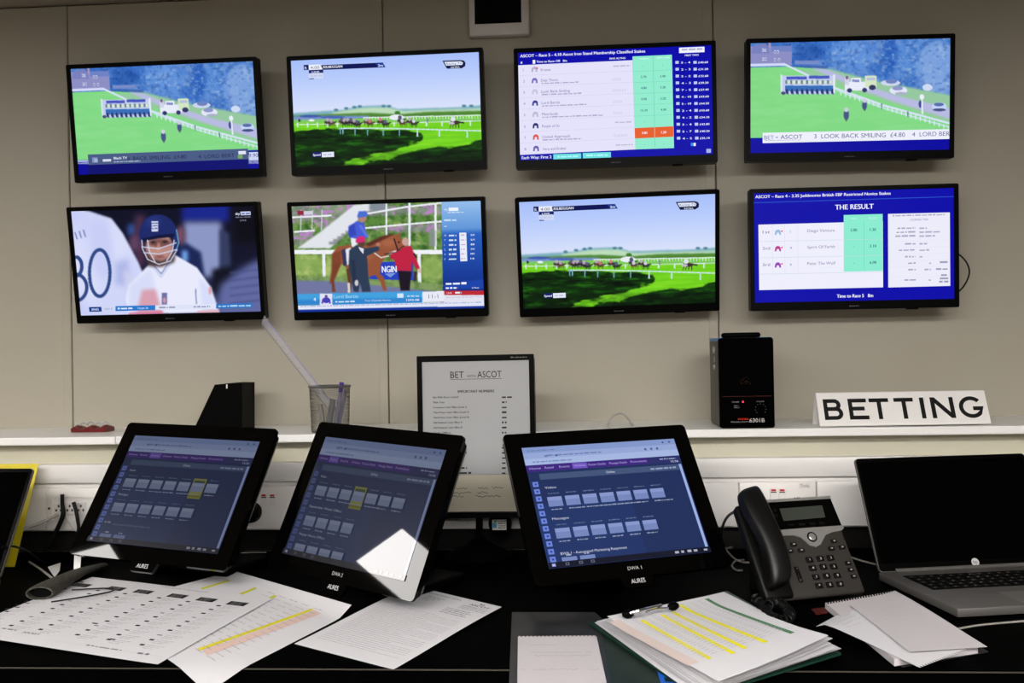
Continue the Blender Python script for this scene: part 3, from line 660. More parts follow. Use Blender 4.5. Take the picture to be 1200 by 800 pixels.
def cap_start_left():
    L = CL(tvfn(0), KTV)
    L.Pg([(128, 622), (1085, 592), (1085, 640), (128, 640)], (196, 206, 246)); L.R(120, 628, 1086, 700, (8, 8, 150)); L.step()
    L.R(182, 590, 1030, 645, (74, 92, 134)); L.R(1030, 580, 1085, 620, (206, 216, 244)); L.step()
    L.R(182, 645, 1030, 672, (10, 14, 110)); L.step()
    L.T('4. BACK SMILING  £4.80', 390, 622, 20, (30, 34, 70), w=330); L.T('4. LORD BERT', 765, 612, 20, (34, 40, 84), w=200); L.T('9.90', 1030, 606, 19, (70, 80, 150), w=52)
    L.T('Black TV', 320, 616, 13, (232, 236, 250), bold=True, w=74); L.G(262, 306, 628, 12, (210, 216, 236), 2); L.G(320, 460, 632, 6, (170, 180, 210), 3)
    L.R(205, 606, 236, 632, (130, 146, 190)); L.step(); L.T('25', 226, 628, 15, (220, 226, 246), 'c'); L.R(975, 574, 1015, 590, (226, 230, 245)); L.R(972, 594, 998, 612, (120, 170, 90))
    return L
def cap_start_right():
    L = CL(tvfn(3), KTV)
    L.Pg([(134, 571), (1098, 551), (1098, 603), (134, 626)], (238, 240, 252)); L.step()
    L.T('BET', 142, 607, 21, (110, 110, 170), w=50); L.G(200, 214, 598, 5, (140, 140, 180)); L.T('ASCOT', 226, 604, 21, (60, 60, 130), w=112)
    L.T('3  LOOK BACK SMILING  £4.80', 400, 601, 22, (80, 80, 140), w=458); L.T('4  LORD BER', 906, 590, 22, (88, 88, 150), w=188)
    L.G(148, 330, 614, 4, (190, 190, 215), 5)
    return L
def cap_race(i):
    L = CL(tvfn(i), KTV)
    if i == 6: X = lambda a: a; Yv = lambda b: b
    else: X = lambda a: a*1.0-4+(a-150)*-.01; Yv = lambda b: b+18
    def Rr(x0, y0, x1, y1, c): L.R(X(x0), Yv(y0), X(x1), Yv(y1), c)
    Rr(150, 146, 178, 172, (10, 24, 96)); Rr(178, 146, 250, 170, (236, 240, 252)); L.Pg([(X(240), Yv(147)), (X(580), Yv(133)), (X(596), Yv(158)), (X(258), Yv(172))], (10, 20, 84)); L.step()
    L.Pg([(X(540), Yv(136)), (X(580), Yv(134)), (X(596), Yv(158)), (X(556), Yv(160))], (30, 60, 150)); Rr(178, 173, 258, 190, (20, 34, 110)); Rr(178, 190, 258, 216, (206, 216, 246)); Rr(180, 216, 206, 221, (30, 50, 130)); L.step()
    L.T('4:00', X(188), Yv(168), 15, (70, 74, 100), w=48); L.T('KILBEGGAN', X(258), Yv(164), 13, (236, 240, 252), w=102, bold=True); L.T('2m', X(555), Yv(155), 12, (230, 236, 252), w=26, bold=True); L.T('LIVE', X(196), Yv(189), 10, (226, 232, 250), w=40, bold=True); L.G(186, 250, Yv(208), 7, (186, 196, 226), 3); L.T('R', X(157), Yv(170), 15, (226, 236, 250))
    L.Pg([(X(902), Yv(124)), (X(1000), Yv(120)), (X(1018), Yv(124)), (X(1026), Yv(136)), (X(1024), Yv(152)), (X(1006), Yv(164)), (X(926), Yv(166)), (X(916), Yv(150))], (14, 26, 70)); L.step()
    L.Pg([(X(912), Yv(130)), (X(1000), Yv(127)), (X(1012), Yv(134)), (X(1008), Yv(146)), (X(922), Yv(150))], (226, 232, 248)); L.step()
    L.T('Racing TV', X(922), Yv(146), 11, (110, 120, 160), w=84); L.T('EXTRA', X(948), Yv(164), 9, (226, 232, 250), w=46, bold=True)
    Rr(202, 607, 252, 630, (20, 26, 110)); Rr(252, 606, 320, 630, (226, 230, 246)); L.step()
    L.T('Speed', X(206), Yv(626), 11, (236, 240, 252), w=40, bold=True); L.G(X(262), X(312), Yv(623), 9, (190, 196, 220), 4)
    return L
def cap_board():
    L = CL(tvfn(2), KTV); wh = (240, 242, 255)
    L.Pg([(66, 164), (672, 138), (688, 612), (84, 638)], (228, 226, 250)); L.Pg([(672, 118), (882, 109), (892, 606), (688, 612)], (146, 236, 206)); L.step()
    L.T('ASCOT – Race 5 - 4.10 Ascot Iron Stand Membership Classified Stakes', 76, 122, 15, wh, w=652, bold=True)
    L.T('Time to Race Off   8m', 162, 151, 11, wh, w=160, bold=True); L.T('#', 78, 155, 12, wh, bold=True); L.T('RNG ALTNG', 550, 134, 9, wh, w=82, bold=True); L.R(142, 136, 156, 156, wh)
    names = ['Kranat', 'Deja Thoris', 'Look Back Smiling', 'Lord Bertie', 'Meerlands', 'People of Oz', 'United Approach', 'Vera and Enabel']
    wd = [52, 88, 150, 96, 84, 92, 146, 122]
    for k in range(8):
        y = 186+k*59.8; dx = k*2.2
        L.T(str(k+1), 92+dx, y+10, 13, (90, 90, 150)); L.T(names[k], 186+dx, y+(6 if k not in (0, 5, 7) else 10), 14, (110, 108, 160), w=wd[k])
        if k not in (0, 5, 7): L.G(188+dx, 188+dx+(130, 195, 210, 235, 320, 0, 205, 0)[k], y+19, 7, (176, 172, 206), k)
        if k in (0, 5, 7): L.G(570+dx, 660+dx, y-12, 7, (190, 186, 214), k+20)
        else: L.T('000', 562+dx, y+2, 14, (206, 204, 230), w=70 if k in (2, 6) else 48)
        c = [(180, 176, 210), (120, 110, 190), (200, 198, 226), (60, 60, 150), (190, 186, 214), (40, 44, 120), (220, 90, 80), (110, 96, 180)][k]
        x = 152+dx
        L.Pg([(x-16, y+14), (x-14, y-6), (x-6, y-14), (x+6, y-14), (x+14, y-6), (x+16, y+14), (x+7, y+14), (x+5, y), (x-5, y), (x-7, y+14)], c)
        if k == 0: L.R(160, 176, 170, 186, (226, 60, 70))
        if k < 7: L.Pg([(72+dx, y+33), (674+dx*.7, y+9), (674+dx*.7, y+10.5), (72+dx, y+34.5)], (206, 204, 232))
    L.Pg([(684, 500), (888, 491), (889, 546), (686, 555)], (232, 96, 44)); L.step()
    L.Pg([(780, 115), (783, 115), (793, 600), (790, 600)], (120, 210, 186)); L.G(710, 760, 134, 6, (190, 250, 230), 1); L.G(800, 870, 130, 6, (190, 250, 230), 2)
    for k, (a, b) in enumerate([('-', '-'), ('5.70', '3.40'), ('4.80', '3.20'), ('9.90', '3.20'), ('15.20', '4.90'), ('-', ''), ('3.80', '1.20'), ('-', '-')]):
        y = 174+k*59.6; c = (60, 120, 130) if k != 6 else wh
        L.T(a, 730+k, y, 12, c, 'c', bold=True); L.T(b, 832+k, y-3, 12, c, 'c', bold=True)
        if k < 7 and k not in (5, 6): L.Pg([(676, y+24), (886, y+16), (886, y+18), (676, y+26)], (120, 214, 190))
    L.R(920, 72, 1056, 96, wh); L.T('FIRST TWO', 952, 118, 9, wh, w=70, bold=True); L.step(); L.G(934, 1044, 88, 9, (180, 180, 210), 5)
    combos = ['3 - 4  £40.60', '2 - 3  £31.20', '3 - 2  £32.60', '4 - 3  £39.20', '7 - 5  £37.40', '4 - 10  £43.60', '5 - 10  £44.20', '2 - 4  £43.60', '4 - 2  £34.10', '3 - 4  £43.80', '5 - 7  £40.20', '4 - 5  £35.10']
    for k, t_ in enumerate(combos):
        y = 158+k*36.7; x = 900+k*.6; L.R(x, y-14, x+18, y, (190, 200, 240)); L.T(t_.split('  ')[0], x+30, y, 10, wh, w=48, bold=True); L.R(x+96, y-14, x+114, y, (190, 200, 240)); L.T(t_.split('  ')[1], x+122, y-1, 10, wh, w=50, bold=True)
    L.R(980, 580, 992, 596, (40, 150, 240)); L.R(994, 580, 1006, 596, wh); L.R(1062, 612, 1086, 632, (170, 180, 230))
    L.T('Each Way: First 2', 94, 661, 15, wh, w=156, bold=True); L.R(258, 636, 404, 662, (110, 226, 226)); L.R(412, 630, 560, 656, (110, 226, 226)); L.step(); L.G(280, 390, 654, 8, (180, 250, 250), 1); L.G(430, 545, 648, 8, (180, 250, 250), 2)
    return L
def cap_result():
    L = CL(tvfn(7), KTV); wh = (240, 242, 255)
    L.Pg([(60, 146), (1105, 117), (1105, 121), (60, 150)], (40, 80, 200))
    L.Pg([(86, 265), (532, 254), (736, 250), (736, 599), (91, 613)], (238, 238, 252)); L.step(); L.Pg([(532, 215), (735, 210), (735, 512), (532, 516)], (138, 236, 208)); L.Pg([(763, 210), (1084, 203), (1084, 592), (763, 600)], (236, 236, 250)); L.step()
    L.T('ASCOT – Race 4 - 3.35 Juddmonte British EBF Restricted Novice Stakes', 70, 124, 15, wh, w=682, bold=True)
    L.T('THE RESULT', 488, 186, 25, wh, w=192, bold=True); L.T('Time to Race 5   8m', 496, 654, 17, wh, w=182, bold=True)
    for k, (p, n, nm, a, b) in enumerate([('1st', '1', 'Diego Ventura', '2.00', '1.30'), ('2nd', '9', 'Spirit Of Farhh', '-', '2.10'), ('3rd', '6', 'Peter The Wolf', '-', '6.00')]):
        y = 308+k*87; L.T(p, 108, y+4, 15, (110, 110, 150), w=38); L.T(n, 252, y+2, 14, (120, 120, 160)); L.T(nm, 342, y-2, 15, (120, 120, 160), w=(138, 140, 142)[k]); L.T(a, 584, y-6, 14, (50, 110, 120), 'c', bold=True); L.T(b, 684, y-8, 14, (50, 110, 120), 'c', bold=True)
        c = [(150, 190, 226), (190, 60, 150), (150, 70, 190)][k]; x = 188
        L.Pg([(x-17, y+12), (x-14, y-8), (x-6, y-16), (x+6, y-16), (x+14, y-8), (x+17, y+12), (x+8, y+12), (x+5, y), (x-5, y), (x-8, y+12)], c); L.R(x+17, y-12, x+25, y-4, (226, 60, 70))
        L.Pg([(90, y+46), (735, y+34), (735, y+36), (90, y+48)], (200, 214, 226))
    for x in (158, 222, 290): L.Pg([(x, 262), (x+1.6, 262), (x+4, 520), (x+2.4, 520)], (216, 216, 238))
    L.Pg([(636, 250), (638, 250), (639, 512), (637, 512)], (110, 214, 190)); L.T('WIN', 584, 240, 10, (206, 250, 236), 'c'); L.T('PLACE', 684, 238, 10, (206, 250, 236), 'c')
    L.G(786, 1060, 224, 7, (176, 174, 200), 1); L.T('CORRECTED', 878, 247, 10, (120, 120, 170), w=90)
    for k, (y, a, b, c, d) in enumerate([(291, 812, 906, 925, 965), (312, 806, 906, 925, 1035), (333, 800, 906, 925, 1006), (374, 850, 906, 925, 965), (407, 818, 906, 925, 975), (442, 850, 906, 925, 940), (476, 866, 906, 975, 985), (510, 866, 906, 950, 985), (565, 846, 906, 972, 984)]):
        L.G(a, b, y, 8, (170, 168, 196), k+3); L.G(c, d, y, 8, (176, 174, 202), k+33)
        if k > 2: L.Pg([(766, y-18), (1082, y-24), (1082, y-23), (766, y-17)], (222, 222, 240))
    for y, a, b in ((472, 1030, 1074), (508, 1010, 1074), (540, 1036, 1074), (558, 1030, 1074), (575, 1026, 1074)): L.G(a, b, y, 9, (160, 158, 190), y)
    return L
def cap_cricket():
    L = CL(tvfn(4), KTV)
    L.R(190, 634, 258, 658, (14, 60, 140)); L.R(258, 632, 330, 656, (206, 216, 244)); L.Pg([(330, 630), (540, 626), (540, 652), (330, 656)], (36, 120, 206)); L.Pg([(540, 627), (858, 622), (858, 646), (540, 651)], (222, 228, 248)); L.Pg([(860, 622), (1052, 618), (1052, 642), (860, 646)], (40, 116, 196)); L.step()
    L.T('ENG', 206, 652, 11, (232, 240, 255), w=38, bold=True); L.T('200-5', 272, 650, 11, (150, 150, 180), w=46); L.G(342, 420, 647, 9, (220, 232, 252), 1); L.T('Target 36', 446, 646, 10, (226, 236, 255), w=60); L.G(560, 650, 643, 8, (150, 150, 180), 2); L.G(742, 830, 640, 8, (140, 140, 180), 3); L.G(872, 1044, 638, 9, (170, 210, 240), 4)
    L.R(990, 138, 1044, 156, (200, 206, 236)); L.T('sky', 964, 155, 13, (226, 230, 250), w=24, bold=True); L.G(965, 1045, 170, 5, (120, 124, 150), 6); L.T('LIVE', 988, 188, 8, (150, 154, 180), w=34); L.step(); L.G(996, 1040, 152, 8, (90, 96, 150), 7)
    return L
def cap_parade():
    L = CL(tvfn(5), KTV); wh = (236, 242, 255)
    L.T('NGIN', 566, 446, 34, wh, w=78, bold=True); L.Pg([(580, 452), (640, 448), (610, 472)], (120, 150, 220))
    L.T('Lord Bertie', 308, 582, 19, (150, 206, 240), w=132, bold=True); L.G(316, 420, 604, 8, (196, 226, 250), 1); L.T('Tom Chipside Hannon', 474, 598, 9, (210, 232, 252), w=140); L.T('1593-08', 696, 596, 11, wh, w=68, bold=True); L.R(646, 556, 680, 578, (210, 230, 250)); L.G(700, 764, 574, 8, (180, 214, 240), 3)
    L.T('4', 200, 596, 18, wh, bold=True); L.T('11-1', 814, 582, 22, (120, 122, 150), w=52); L.G(130, 1100, 628, 7, (184, 190, 216), 4)
    L.R(977, 238, 1020, 386, (232, 236, 250)); L.R(920, 108, 972, 124, wh); L.T('sky', 896, 123, 13, wh, w=20); L.G(916, 1000, 136, 5, (200, 222, 246), 5); L.G(896, 962, 178, 9, (200, 222, 246), 6); L.G(896, 916, 208, 7, (180, 210, 240), 7)
    L.R(118, 124, 150, 146, (150, 40, 60)); L.R(152, 126, 200, 144, (206, 206, 220)); L.step()
    for k, (p, o) in enumerate(zip(('10', '7', '1', '2', '4', '3'), ('5/4', '5/1', '8', '7/4', '10/1', '16'))):
        y = 257+k*24.5; L.T(p, 898, y, 9, wh); L.G(922, 962, y, 9, (206, 222, 248), k+10); L.T(o, 1038, y-3, 9, wh, w=20, bold=True); L.G(986, 1010, y-3, 7, (200, 176, 196), k+40)
    L.G(906, 1016, 510, 11, wh, 50)
    L.G(906, 970, 532, 9, wh, 51); L.T('6 Run', 1046, 530, 9, wh, w=36); L.T('12:55', 912, 557, 8, wh, w=26); L.G(956, 990, 556, 8, wh, 53); L.G(906, 1100, 580, 6, (206, 206, 222), 54)
    return L

TV_LABEL = ['upper row television showing racecourse start with dark ticker box, leftmost above the cricket screen',
            'upper row television showing runners behind white rails, above the horse parade screen',
            'television showing blue and mint odds table with one orange row',
            'upper right television showing racecourse start with white ticker and blue band',
            'television showing cricket batter in navy helmet and white shirt',
            'television showing chestnut horse led in a parade ring with blue results panel',
            'lower row television showing runners behind white rails, next to the result screen',
            'television showing THE RESULT on a blue page with white tables']
PICS = [PIC_START, PIC_RACE, None, PIC_START, PIC_CRICKET, PIC_PARADE, PIC_RACE, None]
CAPS = [cap_start_left, lambda: cap_race(1), cap_board, cap_start_right, cap_cricket, cap_parade, lambda: cap_race(6), cap_result]
def tv_meshes():
    o = rrect(-TV_W/2, TV_W/2, -TV_H/2, TV_H/2, .004); i = rrect(-SW/2, SW/2, SY-SH/2, SY+SH/2, .001)
    fr = mesh_of(MB().ring(o, i, -.022, 0), 'bezel')
    bk = mesh_of(MB().prism(rrect(-TV_W/2, TV_W/2, -TV_H/2, TV_H/2, .004), -.026, -.0221).rbox(-.15, .15, -.115, .085, -.046, -.0255, .008, 2), 'back_cover')
    return fr, bk
TVF, TVB = tv_meshes()
for i in range(8):
    pl = TVPL[i]
    t = thing('television', TV_LABEL[i], 'television', M=pl.mat(), group='wall televisions')
    obj('bezel', TVF, 'tv_bezel', t); obj('back_cover', TVB, 'black_matte', t)
    pic = PICS[i] or plain_picture((8, 8, 168))
    p = obj('picture', pic, None, t, M=Matrix.Translation((0, SY, -.0035)))
    L = CAPS[i](); L.v = [(a, b, c+.0003) for a, b, c in L.v]
    obj('caption', L.mesh('caption', 'tv_picture'), None, p)
    G = Layer(); G.greek(-.011, .011, -TV_H/2+.0065, .0022, (110, 110, 116), 3, 1.5)
    obj('brand_mark', G.mesh('brand_mark', 'print', lambda x, y, z: (x, y, .0004)), None, t)
    if i != 0:
        bx_ = .14 if i != 7 else .13
        obj('sensor_bump', MB().rbox(bx_-.012, bx_+.012, -TV_H/2-.0028, -TV_H/2+.001, -.018, -.004, .0013, 2), 'black_plastic', t, True)
    # bracket down to the wall: an arm in the television's frame that ends at the wall plane
    Minv = pl.mat().inverted()
    a = Minv @ Vector((pl.c[0], WALL_Y-.0015, pl.c[2])); b = Vector((0, 0, -.045))
    obj('bracket_arm', MB().tube([tuple(b), tuple(a)], .016, 10), 'black_matte', t)
    W = MB(); c8 = [Minv @ Vector((pl.c[0]+sx*.06, y, pl.c[2]+sz*.05)) for y in (WALL_Y-.006, WALL_Y-.0013) for sx, sz in ((-1, -1), (1, -1), (1, 1), (-1, 1))]
    W.add([tuple(v) for v in c8], [(0, 1, 2, 3), (7, 6, 5, 4), (0, 4, 5, 1), (1, 5, 6, 2), (2, 6, 7, 3), (3, 7, 4, 0)]); obj('wall_plate', W, 'black_matte', t)
    if i == 7:
        pts = [Minv @ Vector(tuple(on_y(x, y, Y))) for x, y, Y in ((1117, 296, 2.2), (1125, 299, 2.2), (1133, 308, 2.205), (1136, 319, 2.21), (1132, 331, 2.205), (1124, 341, 2.2), (1114, 346, 2.19))]
        obj('cable', MB().tube(smooth_path([tuple(q) for q in pts]), .0019, 8), 'cable_black', t, True)

# ------------------------------------------------------------------ touch-screen tills on the desk
PSW, PSH = .304, .228
POSES = [((-.7728, 1.757, 1.1193), (-.5794, -.2818, -.0284)), ((-.3798, 1.6398, 1.1123), (-.4588, -.5592, -.0381)), ((.0678, 1.6753, 1.11), (-.5941, .3749, .0105))]
def pos_screen(k):
    """the browser page on a till: unit coordinates u right, v down"""
    L = Layer(); dim = (.62, .60, 1.0)[k]
    col = lambda c: tuple(max(0, v*dim) for v in c)
    def R(u0, v0, u1, v1, c): L.rect((u0-.5)*PSW, (.5-v1)*PSH, (u1-.5)*PSW, (.5-v0)*PSH, col(c))
    def T(t, u, v, h, c, al='l', w=None, b=False): L.text(t, (u-.5)*PSW, (.5-v)*PSH, h*PSH, col(c), al, w*PSW if w else None, b)
    def G(u0, u1, v, h, c, sd=0): L.greek((u0-.5)*PSW, (u1-.5)*PSW, (.5-v)*PSH, h*PSH, col(c), sd, 4)
    R(0, 0, 1, 1, (28, 46, 92)); L.step()
    R(0, .5, .6, 1, (30, 52, 104)); R(0, 0, 1, .155, (150, 168, 216)); L.step(); R(0, 0, 1, .05, (132, 152, 204)); R(0, .1, 1, .155, (166, 184, 226)); L.step()
    G(.03, .2, .035, .012, (110, 130, 180), 1); G(.14, .5, .085, .012, (110, 128, 180), 2); G(.05, .3, .135, .012, (120, 140, 190), 3)
    R(.2, .075, .212, .09, (50, 56, 90)); R(.13, .075, .15, .092, (110, 126, 170))
    for u in (.78, .82, .86): R(u, .07, u+.014, .09, (84, 96, 140))
    for u in (.91, .955): R(u, .02, u+.012, .034, (60, 70, 110))
    R(0, .155, 1, .215, (40, 46, 104)); L.step(); R(0, .158, .78, .212, (62, 34, 128)); L.step()
    tabs = [('Home', .02, .09), ('Retail', .115, .17), ('Events', .205, .27), ('Online', .3, .37), ('Punters Details', .39, .5), ('Messages Details', .525, .64), ('Promotions', .665, .77)]
    sel = (2, 1, 3)[k]
    for i, (t, a, b) in enumerate(tabs):
        if i == sel: R(a-.012, .16, b+.012, .21, (112, 84, 190)); L.step()
        T(t, a, .193, .018, (176, 166, 226), 'l', (b-a))
    G(.86, .97, .185, .012, (150, 160, 196), 9); T('15:56', .93, .215, .018, (206, 212, 236), 'l', .05)
    R(.07, .235, .975, .285, (66, 84, 122)); L.step(); T('Online', .49, .27, .02, (206, 214, 236), 'l', .055); G(.78, .95, .268, .014, (150, 162, 196), 11)
    R(.975, .235, .992, .955, (160, 178, 230))
    for i in range(11):
        v = .30+i*.061
        R(.018, v, .052, v+.042, (108, 132, 220) if k != 1 else (84, 104, 170)); L.step(.00004); R(.03, v+.014, .042, v+.028, (44, 62, 130)); 
    def row(v, title, n, names, hi=None, tw=.07):
        T(title, .085, v, .019, (196, 204, 226), 'l', tw)
        for i in range(n):
            u = .085+i*.108; G(u+.012, u+.08, v+.045, .008, (96, 112, 150), i+int(v*50))
            if i == hi:
                R(u-.004, v+.03, u+.094, v+.21, (150, 150, 50)); L.step(); R(u+.004, v+.048, u+.086, v+.07, (60, 80, 60)); R(u+.0, v+.18, u+.09, v+.2, (120, 120, 30)); L.step()
            R(u, v+.07, u+.088, v+.15, (118, 136, 190) if k == 2 else (130, 144, 182)); L.step(); R(u, v+.07, u+.088, v+.1, (136, 152, 206) if k == 2 else (146, 158, 192))
            if v < .8: G(u+.01, u+.02+.011*len(names[i % len(names)]), v+.178, .009, (150, 160, 190), i+7)
    if k == 2:
        row(.365, 'Video', 7, ['Audio', 'Warnings', 'PC Computer', 'PC Outside', 'Sky Sport', 'Music', 'Race Delay'])
        row(.625, 'Messages', 6, ['Msg 1'], tw=.10); T('BWA 1 - Automated Marketing Responses', .085, .905, .02, (206, 212, 232), 'l', .40)
    elif k == 0:
        row(.345, 'Audio', 7, ['Audio', 'Master', 'Computer', 'Outside', 'Sky Sport'], 5, .05); row(.575, 'Messages', 6, ['Msg 1'], None, .08); G(.075, .13, .83, .014, (150, 158, 186), 3); T('Automated Marketing Responses', .15, .845, .018, (120, 130, 160), 'l', .29)
    else:
        row(.345, 'Video', 7, ['Audio', 'Master', 'Computer', 'Outside', 'Sky Sport'], 3, .05); row(.60, 'September Week Offers', 4, ['Msg 1'], None, .28); row(.83, 'Happy Hours Offers', 4, ['x'], None, .22)
    if k != 1:
        for i in range(2):
            u = .085+i*.108; R(u, .925, u+.09, .955, (118, 136, 190)); G(u+.03, u+.06, .915, .01, (170, 180, 206), i)
    R(0, .955, 1, 1, (14, 18, 38)); L.step()
    for i, u in enumerate((.02, .10, .18, .25)): R(u, .966, u+.022, .988, (150, 160, 226) if i == 0 else (96, 104, 130)); L.step(.00004); R(u+.005, .971, u+.016, .983, (20, 24, 46) if i else (190, 196, 240))
    for i, u in enumerate((.77, .81, .85, .89, .955)): G(u, u+.025, .985, .018, (170, 176, 200), i)
    return L.mesh('picture', 'pos_picture')
POS_LABEL = ['leftmost touch-screen till monitor, beside the yellow card',
             'touch-screen till monitor marked DWA 2',
             'touch-screen till monitor marked DWA 1 beside the desk phone']
HW, HH = .182, .1425
chamf = lambda hx, hy, c: [(-hx+c, -hy), (hx-c, -hy), (hx, -hy+c), (hx, hy-c), (hx-c, hy), (-hx+c, hy), (-hx, hy-c), (-hx, -hy+c)]
for k, (c, a) in enumerate(POSES):
    pl = Plane(c, rot3(*a))
    t = thing('till_monitor', POS_LABEL[k], 'monitor', M=pl.mat(), group='touch-screen till monitors')
    obj('front_glass', MB().ring(rrect(-HW, HW, -HH, HH, .008), rrect(-PSW/2, PSW/2, -PSH/2, PSH/2, .0005), -.006, 0), 'glass_bezel', t)
    # casing behind the glass: tapered with cut corners
    m = MB(); rings = [(HW-.001, HH-.001, -.006), (HW-.001, HH-.001, -.014), (HW-.008, HH-.008, -.026), (HW-.03, HH-.03, -.042)]
    V = []; n = 8
    for hx, hy, z in rings: V += [(x, y, z) for x, y in chamf(hx, hy, .012)]
    F = [(i*n+j, i*n+(j+1) % n, (i+1)*n+(j+1) % n, (i+1)*n+j) for i in range(3) for j in range(n)]
    F = [tuple(reversed(f)) for f in F]+[tuple(range(n)), tuple(3*n+j for j in range(n-1, -1, -1))]
    obj('casing', m.add(V, F), 'black_gloss', t)
    obj('picture', pos_screen(k), None, t, M=Matrix.Translation((0, 0, -.0015)))
    tb = obj('logo_tab', MB().prism([(-.03, .001), (-.026, -.016), (-.023, -.0185), (.023, -.0185), (.026, -.016), (.03, .001)], -.008, -.0005, np.array([[1, 0, 0, 0], [0, 1, 0, -HH], [0, 0, 1, 0], [0, 0, 0, 1.]])), 'glass_bezel', t)
    L = Layer(); L.z = .0002; L.text('AURES', 0, -HH-.0115, .0078, (200, 200, 200), 'c', .026)
    if k: L.text('DWA %d' % (3-k), 0, -PSH/2-.0165, .0062, (170, 170, 170), 'c', .026)
    obj('lettering', L.mesh('lettering', 'print'), None, t)
    # stand: arm and foot in world upright axes, set in the monitor's frame
    Mi = pl.mat().inverted(); fx, fy = -math.sin(a[1]), math.cos(a[1])      # away from the user
    cx, cy = c[0]+fx*.045, c[1]+fy*.045
    Fm = Matrix(((fy, fx, 0, cx), (-fx, fy, 0, cy), (0, 0, 1, DESK), (0, 0, 0, 1)))
    fo = MB().rbox(-.095, .095, -.01, .125, .0005, .018, .007, 3)
    o = obj('foot', fo, 'black_plastic', t, True); o.matrix_local = Mi @ Fm
    o = obj('stand_arm', MB().prism([(.01, .014), (.11, .014), (.105, .05), (.055, .19), (.02, .195), (.0, .15), (-.015, .10), (-.01, .05)], -.035, .035, np.array([[0, 0, 1, 0], [1, 0, 0, 0], [0, 1, 0, 0], [0, 0, 0, 1.]])), 'black_plastic', t); o.matrix_local = Mi @ Fm

# ------------------------------------------------------------------ portrait display with the notice taped to it
pl = Plane((-.2055, 1.93, 1.201), rot3(-.02, -.01, .003))
t = thing('portrait_display', 'black portrait display standing between two till monitors', 'monitor', M=pl.mat())
fw, fh = .122, .168
obj('bezel', MB().ring(rrect(-fw, fw, -fh, fh, .002), rrect(-fw+.0105, fw-.0105, -fh+.0115, fh-.012, .001), -.012, 0), 'tv_bezel', t)
obj('screen', MB().box(-fw+.0105, fw-.0105, -fh+.0115, fh-.012, -.006, -.004), 'black_gloss', t)
obj('back_cover', MB().rbox(-fw, fw, -fh, fh, -.045, -.0115, .01, 2), 'black_plastic', t, True)
obj('neck', MB().rbox(-.007, .007, -.243, -.12, -.034, -.02, .003, 2), 'black_plastic', t, True)
obj('foot', MB().lathe([(.07, -.0005), (.072, .004), (.055, .014), (.03, .026), (.012, .04)], 32, np.array([[1, 0, 0, .0], [0, 0, 1, -.2505], [0, -1, 0, -.012], [0, 0, 0, 1.]])), 'black_plastic', t, True)
G = Layer(); G.z = .0003; G.greek(.074, .108, fh-.0075, .0022, (120, 116, 104), 2, 2); obj('brand_mark', G.mesh('brand_mark', 'print'), None, t)
# notice
def on_pl(pl, z): return lambda x, y, zz: tuple(pl.world((x, y, z+zz)))
L = Layer(); pw = fw-.0107
nt_ = thing('notice_sheet', 'grey printed notice BET with ASCOT important numbers on portrait display', 'notice', M=pl.mat())
obj('sheet', MB().box(-pw, pw, -.079, fh-.0125, -.0038, -.0032), 'paper_grey', nt_)
ink = (20, 20, 24)
L.z = -.003
f8 = crop(480, 400, 3.6364); q = lambda a, b: pl.loc(f8(a, b))
x0, y0 = q(173, 156); x1, _ = q(230, 156); L.text('BET', x0, y0, .0135, ink, 'l', x1-x0)
a, b = q(243, 152); L.text('WITH', a, b, .0045, ink, 'l', .0185); a, b = q(288, 154); c_, _ = q(391, 154); L.text('ASCOT', a, b, .0135, ink, 'l', c_-a)
a, b = q(172, 161); c_, _ = q(392, 160); L.rect(a, b-.0008, c_, b, ink)
a, b = q(205, 219); c_, _ = q(360, 217); L.text('IMPORTANT NUMBERS', a, b, .0054, ink, 'l', c_-a, True)
rows = ['Bet With Ascot Control', 'Main Tote', 'Concourse Cash Office (Level 1)', 'Third Floor Cash Office (Level 3)', 'Third Floor Cash Office (Level 4)', 'Old Paddock Cash Office A', 'Old Paddock Cash Office B', 'Cash Office', '', '', '', '', '', '', '', '']
for i, s_ in enumerate(rows):
    yy = 242+i*21.6; a, b = q(100, yy); c_, _ = q((207, 148, 243, 252, 252, 224, 224, 175)[i] if i < 8 else 262, yy)
    if s_: L.text(s_, a, b, .0038, (44, 44, 46), 'l', c_-a, True)
    elif i in (11, 14, 15): L.greek(a, q(262-i % 3*9, yy)[0], b, .0036, (60, 60, 62), i, 4)
    a, b = q(393, yy-1); L.greek(a, q(440 if i == 0 else 413, yy)[0], b, .0036, (44, 44, 46), i+50, 3) if i not in (8, 9) else None
obj('printed_text', L.mesh('printed_text', 'print'), None, nt_)
nn_ = thing('handwritten_note', 'yellowish handwritten note strip below the notice on portrait display', 'note', M=pl.mat())
obj('paper_strip', MB().box(-pw+.02, pw-.0, -fh+.013, -.0795, -.0036, -.003), 'paper_note', nn_)
L = Layer(); L.z = -.0028
for i, (yy, a0, a1) in enumerate(((632, 195, 245), (630, 290, 335), (628, 350, 398), (650, 180, 262), (648, 288, 335), (666, 180, 230), (665, 280, 388))):
    a, b = q(a0, yy); c_, _ = q(a1, yy)
    r = random.Random(i); pts = [(a+(c_-a)*j/14, b+.0045*r.random()-(.001 if j % 3 else 0)) for j in range(15)]
    for p_, q_ in zip(pts[:-1], pts[1:]):
        L.poly([(p_[0], p_[1]), (q_[0], q_[1]), (q_[0], q_[1]+.0011), (p_[0], p_[1]+.0011)], (50, 46, 44))
obj('handwriting', L.mesh('handwriting', 'print'), None, nn_)
